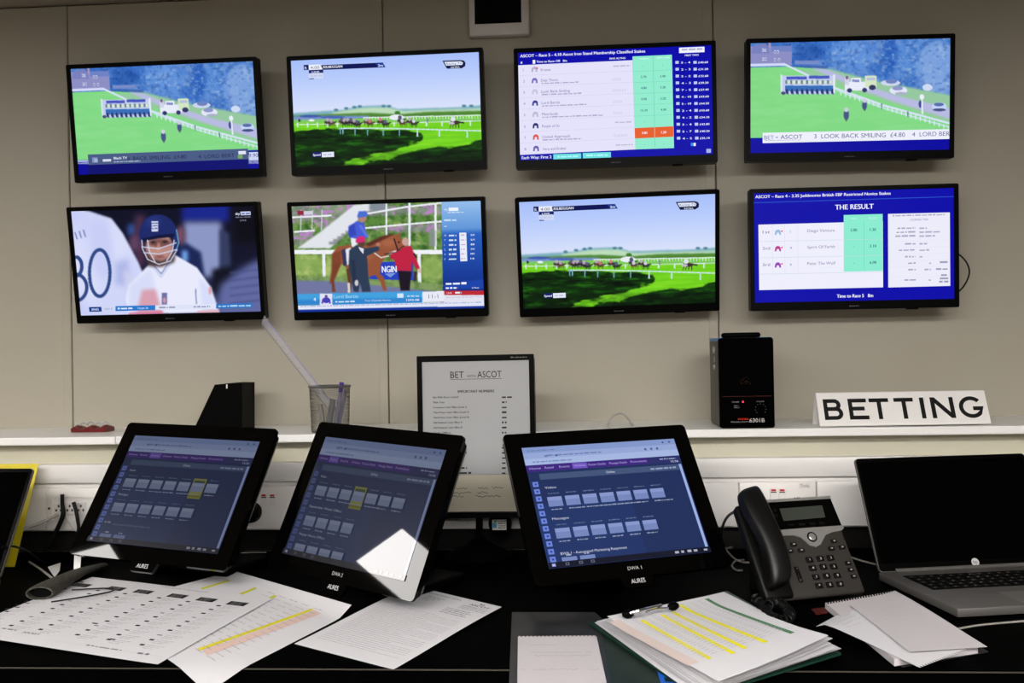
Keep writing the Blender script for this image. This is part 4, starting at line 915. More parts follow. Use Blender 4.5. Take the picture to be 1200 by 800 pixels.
# round black power puck with label behind the foot
P = on_y(586, 613, 1.967)
t = thing('power_puck', 'round black plug adapter with white label on the trunking behind the portrait display', 'adapter', (P[0], 1.9815, P[2]))
obj('body', MB().lathe([(.016, .0), (.023, .006), (.0245, .014), (.023, .026), (.016, .03)], 28, np.array([[1, 0, 0, 0], [0, 0, -1, 0], [0, 1, 0, 0], [0, 0, 0, 1.]])), 'black_plastic', t, True)
L = Layer(); L.rect(-.021, .006, .02, .036, (206, 206, 202)); L.step(); L.rect(-.02, .012, -.008, .026, (60, 150, 190)); L.poly([(-.018, .026), (-.006, .03), (-.012, .035)], (70, 140, 90))
for i in range(4): L.greek(-.004, .018, .011+i*.006, .0024, (90, 90, 90), i)
obj('label_sticker', L.mesh('label_sticker', 'print', lambda x, y, z: (x*.72, -.0307-z, (y-.021)*.72)), None, t)

# ------------------------------------------------------------------ powered loudspeaker on the shelf
t = thing('loudspeaker', 'small black loudspeaker box with top handle and red light on the shelf', 'loudspeaker', (.359, 2.0, SHELF))
obj('cabinet', MB().rbox(-.0565, .0565, .008, .135, .0005, .19, .006, 3), 'speaker_side', t, True)
obj('front_baffle', MB().rbox(-.0565, .0565, -.002, .009, .0005, .19, .0055, 3, None, lambda e: abs((e.verts[0].co-e.verts[1].co).y) > .005), 'speaker_front', t, True)
obj('corner_reflection', MB().rbox(-.0568, -.045, .0095, .13, .183, .1907, .002, 2), 'blue_reflection', t); obj('corner_reflection', MB().rbox(.03, .0568, .0095, .13, .186, .1907, .002, 1), 'blue_reflection', t)  # blue reflection along the cabinet's top corners, put in as coloured strips
obj('handle', MB().rbox(-.042, .04, .04, .062, .1905, .2015, .005, 3), 'black_plastic', t, True)
obj('seam_line', MB().box(-.05, .05, -.0027, -.0019, .0667, .0674), 'dark_red_card', t)
obj('power_light', MB().lathe([(.0018, 0), (.0018, .001)], 12, np.array([[1, 0, 0, -.0085], [0, 0, -1, -.002], [0, 1, 0, .0555], [0, 0, 0, 1.]])), 'led_red', t)
L = Layer(); L.text('FOSTEX', -.019, .0175, .0038, (200, 50, 30), 'l', .022, True); L.text('PERSONAL MONITOR', -.034, .0122, .0026, (150, 150, 150), 'l', .04); L.text('6301B', .0045, .0125, .0082, (206, 206, 206), 'l', .031)
L.text('POWER', -.031, .054, .0026, (150, 150, 150), 'l', .0145); L.text('VOLUME', .0195, .0545, .0026, (150, 150, 150), 'l', .0155); L.greek(-.027, -.018, .046, .003, (100, 100, 100), 4); L.greek(-.027, -.016, .0425, .002, (90, 90, 90), 5)
for k in range(9):
    an = math.radians(-130+k*32); L.rect(.028+.011*math.sin(an)-.0006, .04+.011*math.cos(an)-.0006, .028+.011*math.sin(an)+.0006, .04+.011*math.cos(an)+.0006, (110, 110, 110))
for k in range(26):
    L.rect(*(lambda x, z: (x, z, x+.0007, z+.0007))(-.014+rng.random()*.022, .092+rng.random()*.016), (96, 66, 44))
obj('front_lettering', L.mesh('front_lettering', 'print', lambda x, y, z: (x, -.0023-z, y)), None, t)
obj('volume_knob', MB().lathe([(.006, 0), (.0055, .006), (.0045, .007)], 20, np.array([[1, 0, 0, .028], [0, 0, -1, -.002], [0, 1, 0, .04], [0, 0, 0, 1.]])), 'speaker_front', t, True)
for z, s_ in ((.165, .008), (.128, .0055)):
    obj('side_socket', MB().lathe([(s_, 0), (s_, .003), (s_*.5, .003), (s_*.5, .0015)], 16, np.array([[0, 0, -1, -.0562], [0, 1, 0, .06], [1, 0, 0, z], [0, 0, 0, 1.]])), 'silver', t)
obj('side_label', MB().box(-.0572, -.0566, .05, .07, .138, .152), 'grey_mark', t)

# ------------------------------------------------------------------ BETTING tent sign
a0 = math.atan2(.030, .0665)
pl = Plane((.6815, 2.013, 1.2415), rot3(-a0, .0, .004))
t = thing('tent_sign', 'white tent sign reading BETTING on the right end of shelf', 'sign', M=pl.mat())
sw, shh = .1735, .0368
obj('front_panel', MB().rbox(-sw, sw, -shh, shh, -.003, 0, .0008, 1), 'sign_white', t)
Mi = pl.mat().inverted()
W = MB(); zt = pl.world((0, shh, -.0015))
c8 = []
for x in (-sw, sw):
    for y, z in ((zt[1]+.0005, zt[2]+.0012), (zt[1]+.030, SHELF+.0006), (zt[1]+.033, SHELF+.0006), (zt[1]+.0035, zt[2]+.0012)): c8.append(tuple(Mi @ Vector((pl.c[0]+x, y, z))))
W.add(c8, [(0, 1, 2, 3), (7, 6, 5, 4), (0, 4, 5, 1), (1, 5, 6, 2), (2, 6, 7, 3), (3, 7, 4, 0)]); obj('back_panel', W, 'sign_white', t)
hm = homography([(73, 140), (980, 126), (1022, 302), (97, 320)], [(-sw, shh), (sw, shh), (sw, -shh), (-sw, -shh)])
lw = .0083; H0, H1 = hm(170, 285)[1], hm(170, 172)[1]
xs = {k: (hm(a, 228)[0], hm(b, 228)[0]) for k, (a, b) in dict(B=(118, 222), E=(256, 362), T=(372, 478), T2=(508, 612), I=(648, 668), N=(704, 826), G=(852, 982)).items()}
h_ = lw/2; mid = (H0+H1)/2+.001
def arc(cx, cy, rx, ry, a, b, n=12): return [(cx+rx*math.cos(math.radians(a+(b-a)*i/n)), cy+ry*math.sin(math.radians(a+(b-a)*i/n))) for i in range(n+1)]
def letter(loops):
    """one letter cut from sheet: first loop is the outline, the others are holes"""
    bm = bmesh.new(); es = []
    for lp in loops:
        vs_ = [bm.verts.new((p[0], p[1], .0002)) for p in lp]
        es += [bm.edges.new((vs_[i], vs_[(i+1) % len(vs_)])) for i in range(len(vs_))]
    bmesh.ops.triangle_fill(bm, edges=es, use_beauty=True)
    r_ = bmesh.ops.extrude_face_region(bm, geom=bm.faces[:])
    for v in r_['geom']:
        if isinstance(v, bmesh.types.BMVert): v.co.z += .0008
    bmesh.ops.recalc_face_normals(bm, faces=bm.faces[:])
    bm.verts.index_update(); m = MB().add([v.co[:] for v in bm.verts], [[v.index for v in f.verts] for f in bm.faces]); bm.free()
    obj('letter', m, 'ink', t)
x0, x1 = xs['B']; w_ = lw
ru, rl = (H1-mid+h_)/2, (mid+h_-H0)/2
xb = x1-.003
letter([[(x0, H0)]+arc(x1-rl, H0+rl, rl, rl, -90, 38, 12)+arc(xb-ru, H1-ru, ru, ru, -33, 90, 12)+[(x0, H1)],
        [(x0+w_, mid+h_)]+arc(xb-ru, H1-ru, ru-w_, ru-w_, -90, 90, 12)+[(x0+w_, H1-w_)],
        [(x0+w_, H0+w_)]+arc(x1-rl, H0+rl, rl-w_, rl-w_, -90, 90, 12)+[(x0+w_, mid-h_)]])
x0, x1 = xs['E']; letter([[(x0, H0), (x1, H0), (x1, H0+w_), (x0+w_, H0+w_), (x0+w_, mid-h_), (x1-.007, mid-h_), (x1-.007, mid+h_), (x0+w_, mid+h_), (x0+w_, H1-w_), (x1-.002, H1-w_), (x1-.002, H1), (x0, H1)]])
for k in ('T', 'T2'):
    x0, x1 = xs[k]; xm = (x0+x1)/2; letter([[(xm-h_, H0), (xm+h_, H0), (xm+h_, H1-w_), (x1, H1-w_), (x1, H1), (x0, H1), (x0, H1-w_), (xm-h_, H1-w_)]])
x0, x1 = xs['I']; xm = (x0+x1)/2; letter([[(xm-h_, H0), (xm+h_, H0), (xm+h_, H1), (xm-h_, H1)]])
x0, x1 = xs['N']; letter([[(x0, H0), (x0+w_, H0), (x0+w_, H1-w_*1.5), (x1-w_*1.05, H0), (x1, H0), (x1, H1), (x1-w_, H1), (x1-w_, H0+w_*1.5), (x0+w_*1.05, H1), (x0, H1)]])
x0, x1 = xs['G']; cx, cy = (x0+x1)/2, (H0+H1)/2; rx, ry = (x1-x0)/2, (H1-H0)/2+.0008
letter([arc(cx, cy, rx, ry, 42, 318, 26)+[(x1-.0005, cy+.0015), (cx+.003, cy+.0015), (cx+.003, cy+.0015-w_), (x1-w_-.0005, cy+.0015-w_)]+arc(cx, cy, rx-w_, ry-w_, 312, 42, 24)])

# ------------------------------------------------------------------ desk phone
pl = Plane((.381, 1.6472, 1.0289), rot3(-.5986, .3427, 0)); PW, PH = .095, .087
t = thing('desk_phone', 'dark grey desk phone with small screen, keypad and handset', 'phone', M=pl.mat())
Mi = pl.mat().inverted(); cp = crop(840, 560, 4.445); q = lambda a, b: tuple(pl.loc(cp(a, b)))
obj('body', MB().rbox(-PW, PW, -PH, PH, -.0115, 0, .005, 3), 'phone_grey', t, True)
zt = pl.world((0, PH-.02, -.02)); zb = pl.world((0, -PH+.02, -.02))
wed = []
for x in (-.06, .075):
    for p_ in (pl.world((x, PH-.03, -.02)), pl.world((x, -PH+.02, -.02))):
        wed += [tuple(Mi @ Vector(tuple(p_))), tuple(Mi @ Vector((p_[0]+.02*math.sin(-.34), p_[1]+.02, DESK+.0006)))]
obj('stand', MB().add(wed, [(0, 1, 3, 2), (4, 6, 7, 5), (0, 4, 5, 1), (2, 3, 7, 6), (0, 2, 6, 4), (1, 5, 7, 3)]), 'phone_black', t)
P = [q(247, 128), q(590, 107), q(648, 246), q(300, 272)]
obj('display_panel', MB().prism(P[::-1], -.0005, .0012), 'black_gloss', t)
obj('top_edge', MB().prism([q(243, 116), q(588, 94), q(592, 109), q(248, 130)][::-1], -.004, .0018), 'silver', t)
obj('screen', MB().prism([q(325, 161), q(546, 144), q(563, 206), q(346, 225)][::-1], .001, .0016), 'lcd', t)
obj('silver_trim', MB().prism([q(*p) for p in ((298, 274), (480, 260), (654, 248), (660, 262), (648, 274), (600, 282), (566, 296), (552, 322), (540, 346), (516, 359), (484, 352), (462, 332), (436, 310), (400, 300), (330, 301), (306, 294))][::-1], -.0005, .0016), 'silver', t)
x, y = q(493, 309)
obj('navigation_ring', MB().lathe([(.0092, .001), (.0092, .003), (.0074, .0036), (.0066, .003)], 24, np.array([[1, 0, 0, x], [0, 1, 0, y], [0, 0, 1, 0], [0, 0, 0, 1.]])), 'key_black', t, True)
obj('navigation_button', MB().lathe([(.0066, .001), (.0066, .0034), (.005, .0042)], 24, np.array([[1, 0, 0, x], [0, 1, 0, y], [0, 0, 1, 0], [0, 0, 0, 1.]])), 'silver', t, True)
def key(cx, cy, w, h, txt=None, th=.0042):
    x, y = q(cx, cy)
    k = obj('key', MB().rbox(x-w/2, x+w/2, y-h/2, y+h/2, -.001, .0032, .0014, 2), 'key_black', t, True)
    L = Layer(); L.z = .0034
    if txt: L.text(txt, x, y-th/2, th, (186, 184, 180), 'c', None, True)
    else: L.rect(x-.002, y-.0012, x+.002, y+.0012, (150, 148, 144))
    obj('key_mark', L.mesh('key_mark', 'print'), None, k)
for i, (cx, cy) in enumerate([(480, 427), (537, 421), (590, 417), (497, 470), (553, 464), (607, 462), (515, 517), (570, 511), (625, 508), (531, 562), (586, 557), (640, 553)]): key(cx, cy, .0128, .0098, '123456789*0#'[i])
for cx, cy in ((398, 347), (380, 381), (438, 377), (608, 330), (595, 368), (650, 361)): key(cx, cy, .0118, .0072)
for cx, cy in ((682, 444), (696, 479), (711, 513)): key(cx, cy, .0104, .0078)
for cx, cy in ((385, 246), (440, 243), (496, 240), (546, 237)):
    x, y = q(cx, cy); obj('soft_key', MB().rbox(x-.0055, x+.0055, y-.002, y+.002, .0006, .0026, .0008, 1), 'key_black', t)
for cx, cy in ((300, 170), (306, 197)):
    x, y = q(cx, cy); obj('line_key', MB().rbox(x-.0035, x+.0035, y-.003, y+.003, .0006, .0026, .0008, 1), 'key_black', t)
a, b = q(410, 462), q(438, 545); vr = obj('volume_rocker', MB().rbox((a[0]+b[0])/2-.0036, (a[0]+b[0])/2+.0036, b[1], a[1], -.001, .0032, .0014, 2), 'key_black', t, True)
L = Layer(); L.z = .0034
for (u_, v_), s_ in ((a, -.004), (b, .004)): L.rect((a[0]+b[0])/2-.0012, v_+s_-.0004, (a[0]+b[0])/2+.0012, v_+s_+.0004, (150, 148, 144))
obj('rocker_marks', L.mesh('rocker_marks', 'print'), None, vr)
obj('brand_mark', (lambda L: (L.greek(q(400, 108)[0], q(432, 106)[0], q(415, 108)[1], .0018, (90, 90, 90), 1), L.mesh('brand_mark', 'print', lambda x, y, z: (x, y, .0021)))[1])(Layer()), None, t)
# handset: a lofted bar, thick at both ends
st = [(148, 84, 46, .010, .030), (150, 100, 58, .004, .040), (170, 165, 66, .006, .046), (205, 260, 64, .016, .050), (245, 350, 60, .020, .052), (280, 440, 62, .014, .050), (303, 520, 66, .004, .046), (312, 575, 58, .004, .040), (314, 596, 44, .010, .030)]
V = []; n = 16
for cx, cy, w, z0, z1 in st:
    x, y = q(cx-6, cy); ww = w/4.445*.0016
    for k in range(n):
        an = 2*math.pi*k/n; ca, sa = math.cos(an), math.sin(an)
        sx = math.copysign(abs(ca)**.6, ca); sz = math.copysign(abs(sa)**.6, sa)
        V.append((x-.004+ww*sx*.95, y+ww*sx*.22, (z0+z1)/2+(z1-z0)/2*sz))
F = [(i*n+k, i*n+(k+1) % n, (i+1)*n+(k+1) % n, (i+1)*n+k) for i in range(len(st)-1) for k in range(n)]+[tuple(range(n-1, -1, -1)), tuple((len(st)-1)*n+k for k in range(n))]
F = [tuple(reversed(f)) for f in F]
hs = obj('handset', MB().add(V, F), 'handset', t, True)
md = hs.modifiers.new('subdivision', 'SUBSURF'); md.levels = 1; md.render_levels = 2
obj('cradle', MB().rbox(-PW-.004, -PW+.05, -PH+.002, PH-.004, -.012, .008, .005, 3), 'phone_black', t, True)
# curly cord
path = smooth_path([on_z(884, 698, .972), on_z(890, 706, .963), on_z(899, 717, .9605), on_z(909, 726, .9605), on_z(920, 727, .961), on_z(926, 720, .964), on_z(919, 711, .968), on_z(908, 706, .971), on_z(900, 709, .974)], 26)
hel = []; N_ = len(path); d0 = 0
for i in range(N_):
    tn = path[min(i+1, N_-1)]-path[max(i-1, 0)]; tn /= np.linalg.norm(tn); sd = np.cross(tn, (0, 0, 1.)); sd /= np.linalg.norm(sd); up = np.cross(sd, tn)
    if i: d0 += np.linalg.norm(path[i]-path[i-1])
    ph = 2*math.pi*d0/.0056; hel.append(path[i]+.0078*(math.cos(ph)*sd+math.sin(ph)*up))
hel = smooth_path(hel, 2)
obj('curly_cord', MB().tube([tuple(Mi @ Vector(tuple(p_))) for p_ in hel], .0017, 6), 'cable_black', t, True)

# ------------------------------------------------------------------ laptops
def laptop(label, c, tilt, yaw, W, H, mark):
    pl = Plane(c, rot3(tilt, yaw, 0))
    t = thing('laptop', label, 'laptop', M=pl.mat(), group='laptops'); Mi = pl.mat().inverted()
    o = rrect(-W/2, W/2, -H/2, H/2, .007); i = rrect(-W/2+.006, W/2-.006, -H/2+.014, H/2-.009, .002)
    obj('screen_bezel', MB().ring(rrect(-W/2+.0012, W/2-.0012, -H/2+.001, H/2-.0012, .006), i, -.0025, .0004), 'black_gloss', t)
    obj('screen', MB().box(-W/2+.006, W/2-.006, -H/2+.014, H/2-.009, -.0022, -.0012), 'laptop_screen', t)
    obj('lid', MB().prism(o, -.007, -.0024), 'laptop_silver', t)
    L = Layer(); L.z = .0006
    obj('webcam', MB().lathe([(.0016, 0), (.0016, .0004)], 12, np.array([[1, 0, 0, 0], [0, 1, 0, H/2-.0045], [0, 0, 1, .0003], [0, 0, 0, 1.]])), 'black_plastic', t)
    if mark:
        L.poly([(.0075*math.cos(k*.35)+mark, .0075*math.sin(k*.35)-H/2+.0095) for k in range(18)], (190, 190, 190)); L.step(); L.text('hp', mark, -H/2+.007, .0062, (30, 30, 32), 'c')
        obj('logo', L.mesh('logo', 'print'), None, t)
    b = pl.world((0, -H/2, 0)); cy, sy = math.cos(yaw), math.sin(yaw)
    B = Matrix(((cy, -sy, 0, b[0]), (sy, cy, 0, b[1]), (0, 0, 1, DESK), (0, 0, 0, 1)))
    def part(name, mb, mat, par=t, sm=False):
        o = obj(name, mb, mat, par, sm)
        o.matrix_local = Mi @ B if par is t else Matrix.Identity(4)
        return o
    D = .235
    base = part('base', MB().rbox(-W/2, W/2, -D, .006, .0022, .0165, .003, 2), 'laptop_silver', t, True)
    part('hinge', MB().tube([(-W/2+.03, .002, .0185), (W/2-.03, .002, .0185)], .0042, 12), 'laptop_silver', t, True)
    part('touchpad', MB().rbox(-.055, .06, -D+.012, -D+.078, .016, .0168, .0003, 1), 'touchpad', base)
    part('key_bed', MB().rbox(-W/2+.026, W/2-.012, -.125, -.028, .0158, .0168, .0004, 1), 'black_matte', base)
    km = mesh_of(MB().rbox(-.0079, .0079, -.0072, .0072, 0, .0014, .0006, 1), 'key'); km.materials.append(MATS['key_black'])
    n = int((W-.045)/.0182)
    for r_ in range(5):
        for k in range(n):
            o = obj('key', km, None, base); o.matrix_local = Matrix.Translation((-W/2+.036+k*.0182+(r_ % 2)*.003, -.118+r_*.0182, .0169))
    L = Layer()
    for r_ in range(5):
        for k in range(n): L.rect(-W/2+.0335+k*.0182+(r_ % 2)*.003, -.1185+r_*.0182, -W/2+.0365+k*.0182+(r_ % 2)*.003, -.1155+r_*.0182, (150, 148, 144))
    o = obj('key_legends', L.mesh('key_legends', 'print', lambda x, y, z: (x, y, .0185)), None, base); o['kind'] = 'stuff'
    part('foot', MB().box(-W/2+.02, W/2-.02, -D+.02, -D+.03, .0004, .0024).box(-W/2+.02, W/2-.02, -.02, -.01, .0004, .0024), 'black_matte', t)
    return t
pmat('laptop_screen', (2, 2, 2), 0.06, spec=0.06)
laptop('open silver laptop with dark screen at the right end of desk', (.7006, 1.8008, 1.065), -.4147, .1859, .344, .212, .0135)
laptop('laptop with dark screen cut off at the left edge, before the yellow card', (-1.2485, 1.7607, 1.064), -.5094, -.0517, .33, .22, None)

def slab(pts, th, up):
    """a thin plate through four points, thickened along up"""
    up = np.array(up, float); m = MB(); V = [np.array(p, float) for p in pts]
    return m.add(V+[p+up*th for p in V], [(3, 2, 1, 0), (4, 5, 6, 7), (0, 1, 5, 4), (1, 2, 6, 5), (2, 3, 7, 6), (3, 0, 4, 7)])
A = on_z(33, 664, DESK+.0006); Bq = on_y(45, 543, A[1]+.085)
A = np.array([Bq[0]-.004, A[1], A[2]])
o = obj('yellow_card', slab([A+np.array([-.30, 0, 0]), A, Bq, Bq+np.array([-.30, 0, 0])], .002, (0, .9, -.3)), 'yellow_card'); tag(o, 'bright yellow card standing behind the cut-off laptop at the left', 'card')

# ------------------------------------------------------------------ paper on the desk
class Sheet:
    def __init__(s, px, z, h=None, droop=False):
        s.droop = droop; s.c = [on_z(x, y, z)[:2] for x, y in px]; s.z = z; s.h = h or (lambda u, v: 0.0)
        s.W = (np.linalg.norm(s.c[1]-s.c[0])+np.linalg.norm(s.c[2]-s.c[3]))/2; s.H = (np.linalg.norm(s.c[3]-s.c[0])+np.linalg.norm(s.c[2]-s.c[1]))/2
    def f(s, u, v, dz=0.0):
        a, b, c, d = s.c; p = a*(1-u)*(1-v)+b*u*(1-v)+c*u*v+d*(1-u)*v
        z = s.z+s.h(u, v)+dz
        if s.droop and p[1] < 1.264: z -= (1.264-p[1])*.12
        return (p[0], p[1], z)
    def uv(s, x, y):
        p = on_z(x, y, s.z)[:2]; u = v = .5
        for _ in range(20):
            r = np.array(s.f(u, v)[:2])-p; e = 1e-4
            J = np.stack([(np.array(s.f(u+e, v)[:2])-np.array(s.f(u, v)[:2]))/e, (np.array(s.f(u, v+e)[:2])-np.array(s.f(u, v)[:2]))/e], 1)
            d = np.linalg.solve(J, -r); u += d[0]; v += d[1]
        return u, v
    def mesh(s, n=12, th=.0003, teeth=None, edge=None):
        """edge(u,v) may move a point in the sheet; teeth: rows of torn perforations ('top' or 'bottom')"""
        m = MB(); g = [(i/n, j/n) for j in range(n+1) for i in range(n+1)]
        if edge: g = [edge(u, v) for u, v in g]
        V = [s.f(u, v) for u, v in g]+[s.f(u, v, -th) for u, v in g]; N = len(g); k = n+1
        F = [(j*k+i, (j+1)*k+i, (j+1)*k+i+1, j*k+i+1) for j in range(n) for i in range(n)]
        F += [tuple(N+x for x in reversed(f)) for f in F]
        for i in range(n):
            F += [(i, i+1, N+i+1, N+i), (n*k+i+1, n*k+i, N+n*k+i, N+n*k+i+1), ((i+1)*k, i*k, N+i*k, N+(i+1)*k), (i*k+n, (i+1)*k+n, N+(i+1)*k+n, N+i*k+n)]
        m.add(V, F)
        if teeth:
            nt = 20; d = .004/s.H
            for i in range(nt):
                u0 = (i+.12)/nt; u1 = (i+.7)/nt
                v0, v1 = (-d, .004) if teeth == 'top' else (.996, 1+d)
                q4 = [(u0, v0), (u1, v0), (u1, v1), (u0, v1)]
                m.add([s.f(*p) for p in q4]+[s.f(*p, -th) for p in q4], [(3, 2, 1, 0), (4, 5, 6, 7), (0, 1, 5, 4), (2, 3, 7, 6), (1, 2, 6, 5), (3, 0, 4, 7)])
        return m
    def layer(s): return Layer()
    def fn(s): return lambda x, y, z: s.f(x/s.W, -y/s.H, .0003+z)
def stripe(L, S, p0, p1, w, c, n=8, skew=None):
    """a bar along the sheet from place p0 to p1 of the photograph"""
    a = np.array(S.uv(*p0))*(S.W, -S.H); b = np.array(S.uv(*p1))*(S.W, -S.H); d = (b-a)/np.linalg.norm(b-a); nn = np.array([-d[1], d[0]])*w/2
    for i in range(n):
        p = a+(b-a)*i/n; r = a+(b-a)*(i+1)/n; L.poly([p-nn, r-nn, r+nn, p+nn] if True else None, c)
def paper(label, S, mat, L=None, cat='sheet of paper', group=None, name='paper_sheet', **kw):
    t = thing(name, label, cat, S.f(.5, .5), group=group)
    off = Matrix.Translation([-v for v in S.f(.5, .5)])
    o = obj('sheet', S.mesh(**kw), mat, t, True); o.matrix_local = off
    if L is not None:
        o = obj('print', L.mesh('print', 'print', S.fn()), None, t); o.matrix_local = off
    return t
G1, G2 = (150, 146, 148), (186, 182, 184)
# highlighted table sheet, under the programme, drooping over the desk edge
S = Sheet([(269, 670), (412, 717), (243, 804), (110, 712)], DESK+.0008, lambda u, v: .012*math.exp(-(v/.06)**2)*(0.4+u*.6), True)
L = Layer()
for k in range(17): L.rect(S.W*.04, -S.H*(.08+.05*k), S.W*.97, -S.H*(.08+.05*k)+.0005, (206, 202, 206))
L.step()
stripe(L, S, (366, 714), (233, 761), .011, (222, 210, 40), 14); stripe(L, S, (373, 717), (240, 765), .024, (220, 190, 180), 14)
for a, b in (((269, 680), (236, 690)), ((300, 689), (282, 696)), ((323, 698), (312, 703))): stripe(L, S, a, b, .011, (206, 206, 50), 4)
L.step()
for k in range(16):
    for j in range(5): L.greek(S.W*(.45+.09*j), S.W*(.45+.09*j+.06), -S.H*(.1+.05*k), .0022, (176, 172, 178), k*7+j)
paper('printed table sheet with yellow and orange bands drooping over the desk edge', S, 'paper', L, n=20)
# racecard notice with ASCOT mark
S = Sheet([(483, 686), (588, 713), (461, 783), (345, 753)], DESK+.0016, lambda u, v: .003*(1-v)*u+.0012*math.sin(v*5))
L = Layer(); W_, H_ = S.W, S.H
L.text('TH SEPTEMBER 2024', W_*.16, -H_*.055, .0042, (90, 88, 92), 'l', W_*.46); L.text('ASCOT', W_*.74, -H_*.085, .0075, (40, 38, 40), 'l', W_*.2, True)
L.poly([(W_*.82, -H_*.05), (W_*.86, -H_*.05), (W_*.865, -H_*.03), (W_*.84, -H_*.042), (W_*.815, -H_*.03)], (60, 58, 60))
for k in range(4): L.greek(W_*.3, W_*(.5-.04*k), -H_*(.1+.022*k), .0024, G1, k)
for k in range(3): L.greek(W_*.7, W_*.96, -H_*(.115+.022*k), .0022, G1, k+5)
for k in range(4): L.greek(W_*.62, W_*(.86+.03*(k % 2)), -H_*(.2+.024*k), .0024, (120, 116, 120), k+9)
for k in range(27): L.greek(W_*.08, W_*(.92-.25*((k*7) % 5 == 0)), -H_*(.33+.0215*k), .0020, (186, 182, 186), k+30, 9)
paper('printed letter with ASCOT heading lying in front of the DWA 2 monitor', S, 'paper', L)
# race programme
S = Sheet([(108, 677), (320, 701), (185, 778), (-57.5, 742.6)], DESK+.0024, lambda u, v: .001*(1+math.sin(u*4+1))+.004*v*(1-v))
L = Layer(); W_, H_ = S.W, S.H; bl = (34, 32, 34)
for k, (px, py) in enumerate([(95, 687), (135, 691), (167, 694.5), (207, 699), (241, 703), (277, 707.5)]):
    u, v = S.uv(px, py); x, y = u*W_, -v*H_; L.rect(x-.017, y-.011, x+.021, y+.011, bl); L.step(.00004)
    for r_ in range(3): L.greek(x-.011, x+.012, y-.007+r_*.006, .0022, (130, 128, 128), k*3+r_)
    L.step(-.00004)
    for r_ in range(11):
        yy = y-.026-r_*.024
        if yy < -H_*.86: break
        xx = x-.028-r_*.0005
        if r_ % 4 != 3: L.rect(xx, yy, xx+.009, yy+.006, bl)
        else: L.greek(xx-.002, xx+.009, yy, .004, (110, 106, 110), r_)
        for j in range(3): L.greek(xx+.013, xx+.046-.006*j, yy+.004-.0065*j, .0026, (190, 184, 188), k*50+r_*3+j, 6)
for k in range(10):
    v = .12+k*.07; L.rect(W_*.005, -H_*v, W_*.005+.009, -H_*v+.006, bl)
L.text('TH SEPTEMBER', W_*.42, -H_*.035, .0042, (130, 126, 130), 'l', W_*.26)
u, v = S.uv(28, 742); L.greek(u*W_-.05, u*W_-.018, -v*H_, .004, (110, 106, 110), 3, 6); L.text('JOCKEY', u*W_, -v*H_-.004, .0062, (50, 46, 50), 'l', .036, True)
for (px, py) in ((107, 732), (127, 750)): u, v = S.uv(px, py); L.rect(u*W_, -v*H_, u*W_+.012, -v*H_+.005, (70, 66, 70))
L.rect(W_*.42, -H_*.925, W_*.97, -H_*.925+.0006, (190, 184, 188)); u, v = S.uv(100, 757); L.greek(u*W_, u*W_+.07, -v*H_, .0042, (120, 116, 120), 8, 4); u, v = S.uv(160, 766); L.greek(u*W_, u*W_+.022, -v*H_, .006, (90, 86, 90), 9, 2)
paper('large printed race programme with six black heading boxes', S, 'paper', L, 'programme', n=16)

# smoked wallet with torn note
S = Sheet([(600, 717), (697, 717), (806, 812), (596, 812)], DESK+.0010)
o = paper('smoked grey plastic wallet lying flat under the torn note', S, 'wallet', None, 'wallet', name='plastic_wallet')
S = Sheet([(703, 733), (715, 726), (812, 806), (716, 800)], DESK+.0016)
paper('dark green folder corner showing under the clipboard', S, 'wallet_green', None, 'folder', name='green_folder')
S = Sheet([(607, 746), (699, 745), (714, 814), (606, 814)], DESK+.0024)
L = Layer(); W_, H_ = S.W, S.H
for k in range(9): L.rect(W_*.02, -H_*(.14+.1*k), W_*.98, -H_*(.14+.1*k)+.0004, (206, 200, 204))
def scribble(L, x0, x1, y, h, c, sd, w=.0007):
    r = random.Random(sd); n = max(6, int((x1-x0)/.0022)); pts = [(x0+(x1-x0)*i/n, y+h*r.random()) for i in range(n+1)]
    for a, b in zip(pts[:-1], pts[1:]):
        if r.random() < .12: continue
        d = math.hypot(b[0]-a[0], b[1]-a[1]) or 1; nx, ny = -(b[1]-a[1])/d*w/2, (b[0]-a[0])/d*w/2
        L.poly([(a[0]-nx, a[1]-ny), (b[0]-nx, b[1]-ny), (b[0]+nx, b[1]+ny), (a[0]+nx, a[1]+ny)], c)
for k, (v, a, b) in enumerate(((.18, .15, .5), (.32, .17, .9), (.38, .2, .88), (.62, .18, .7), (.62, .82, .95), (.62, .03, .08))): scribble(L, W_*a, W_*b, -H_*v, .005, (150, 146, 152), k)
paper('torn white note with perforated top edge lying on the smoked wallet', S, 'paper_pink', L, 'note', name='torn_note', teeth='top')
# blue binder strip
m = MB()
S = Sheet([(768, 779), (783, 781), (802, 812), (778, 812)], DESK+.0032)
def qbox(m, S, u0, u1, v0, v1, th): 
    q4 = [(u0, v1), (u1, v1), (u1, v0), (u0, v0)]; m.add([S.f(*p, -th) for p in q4]+[S.f(*p) for p in q4], [(3, 2, 1, 0), (4, 5, 6, 7), (0, 1, 5, 4), (1, 2, 6, 5), (2, 3, 7, 6), (3, 0, 4, 7)])
qbox(m, S, 0, .3, 0, 1, .0012); qbox(m, S, .72, 1, 0, 1, .0012)
for v in (0, .3, .6, .88): qbox(m, S, .3, .72, v, v+.12, .0012)
tag(obj('binder_strip', m, 'blue_plastic'), 'bright blue punched binder strip under the clipboard', 'binder strip')

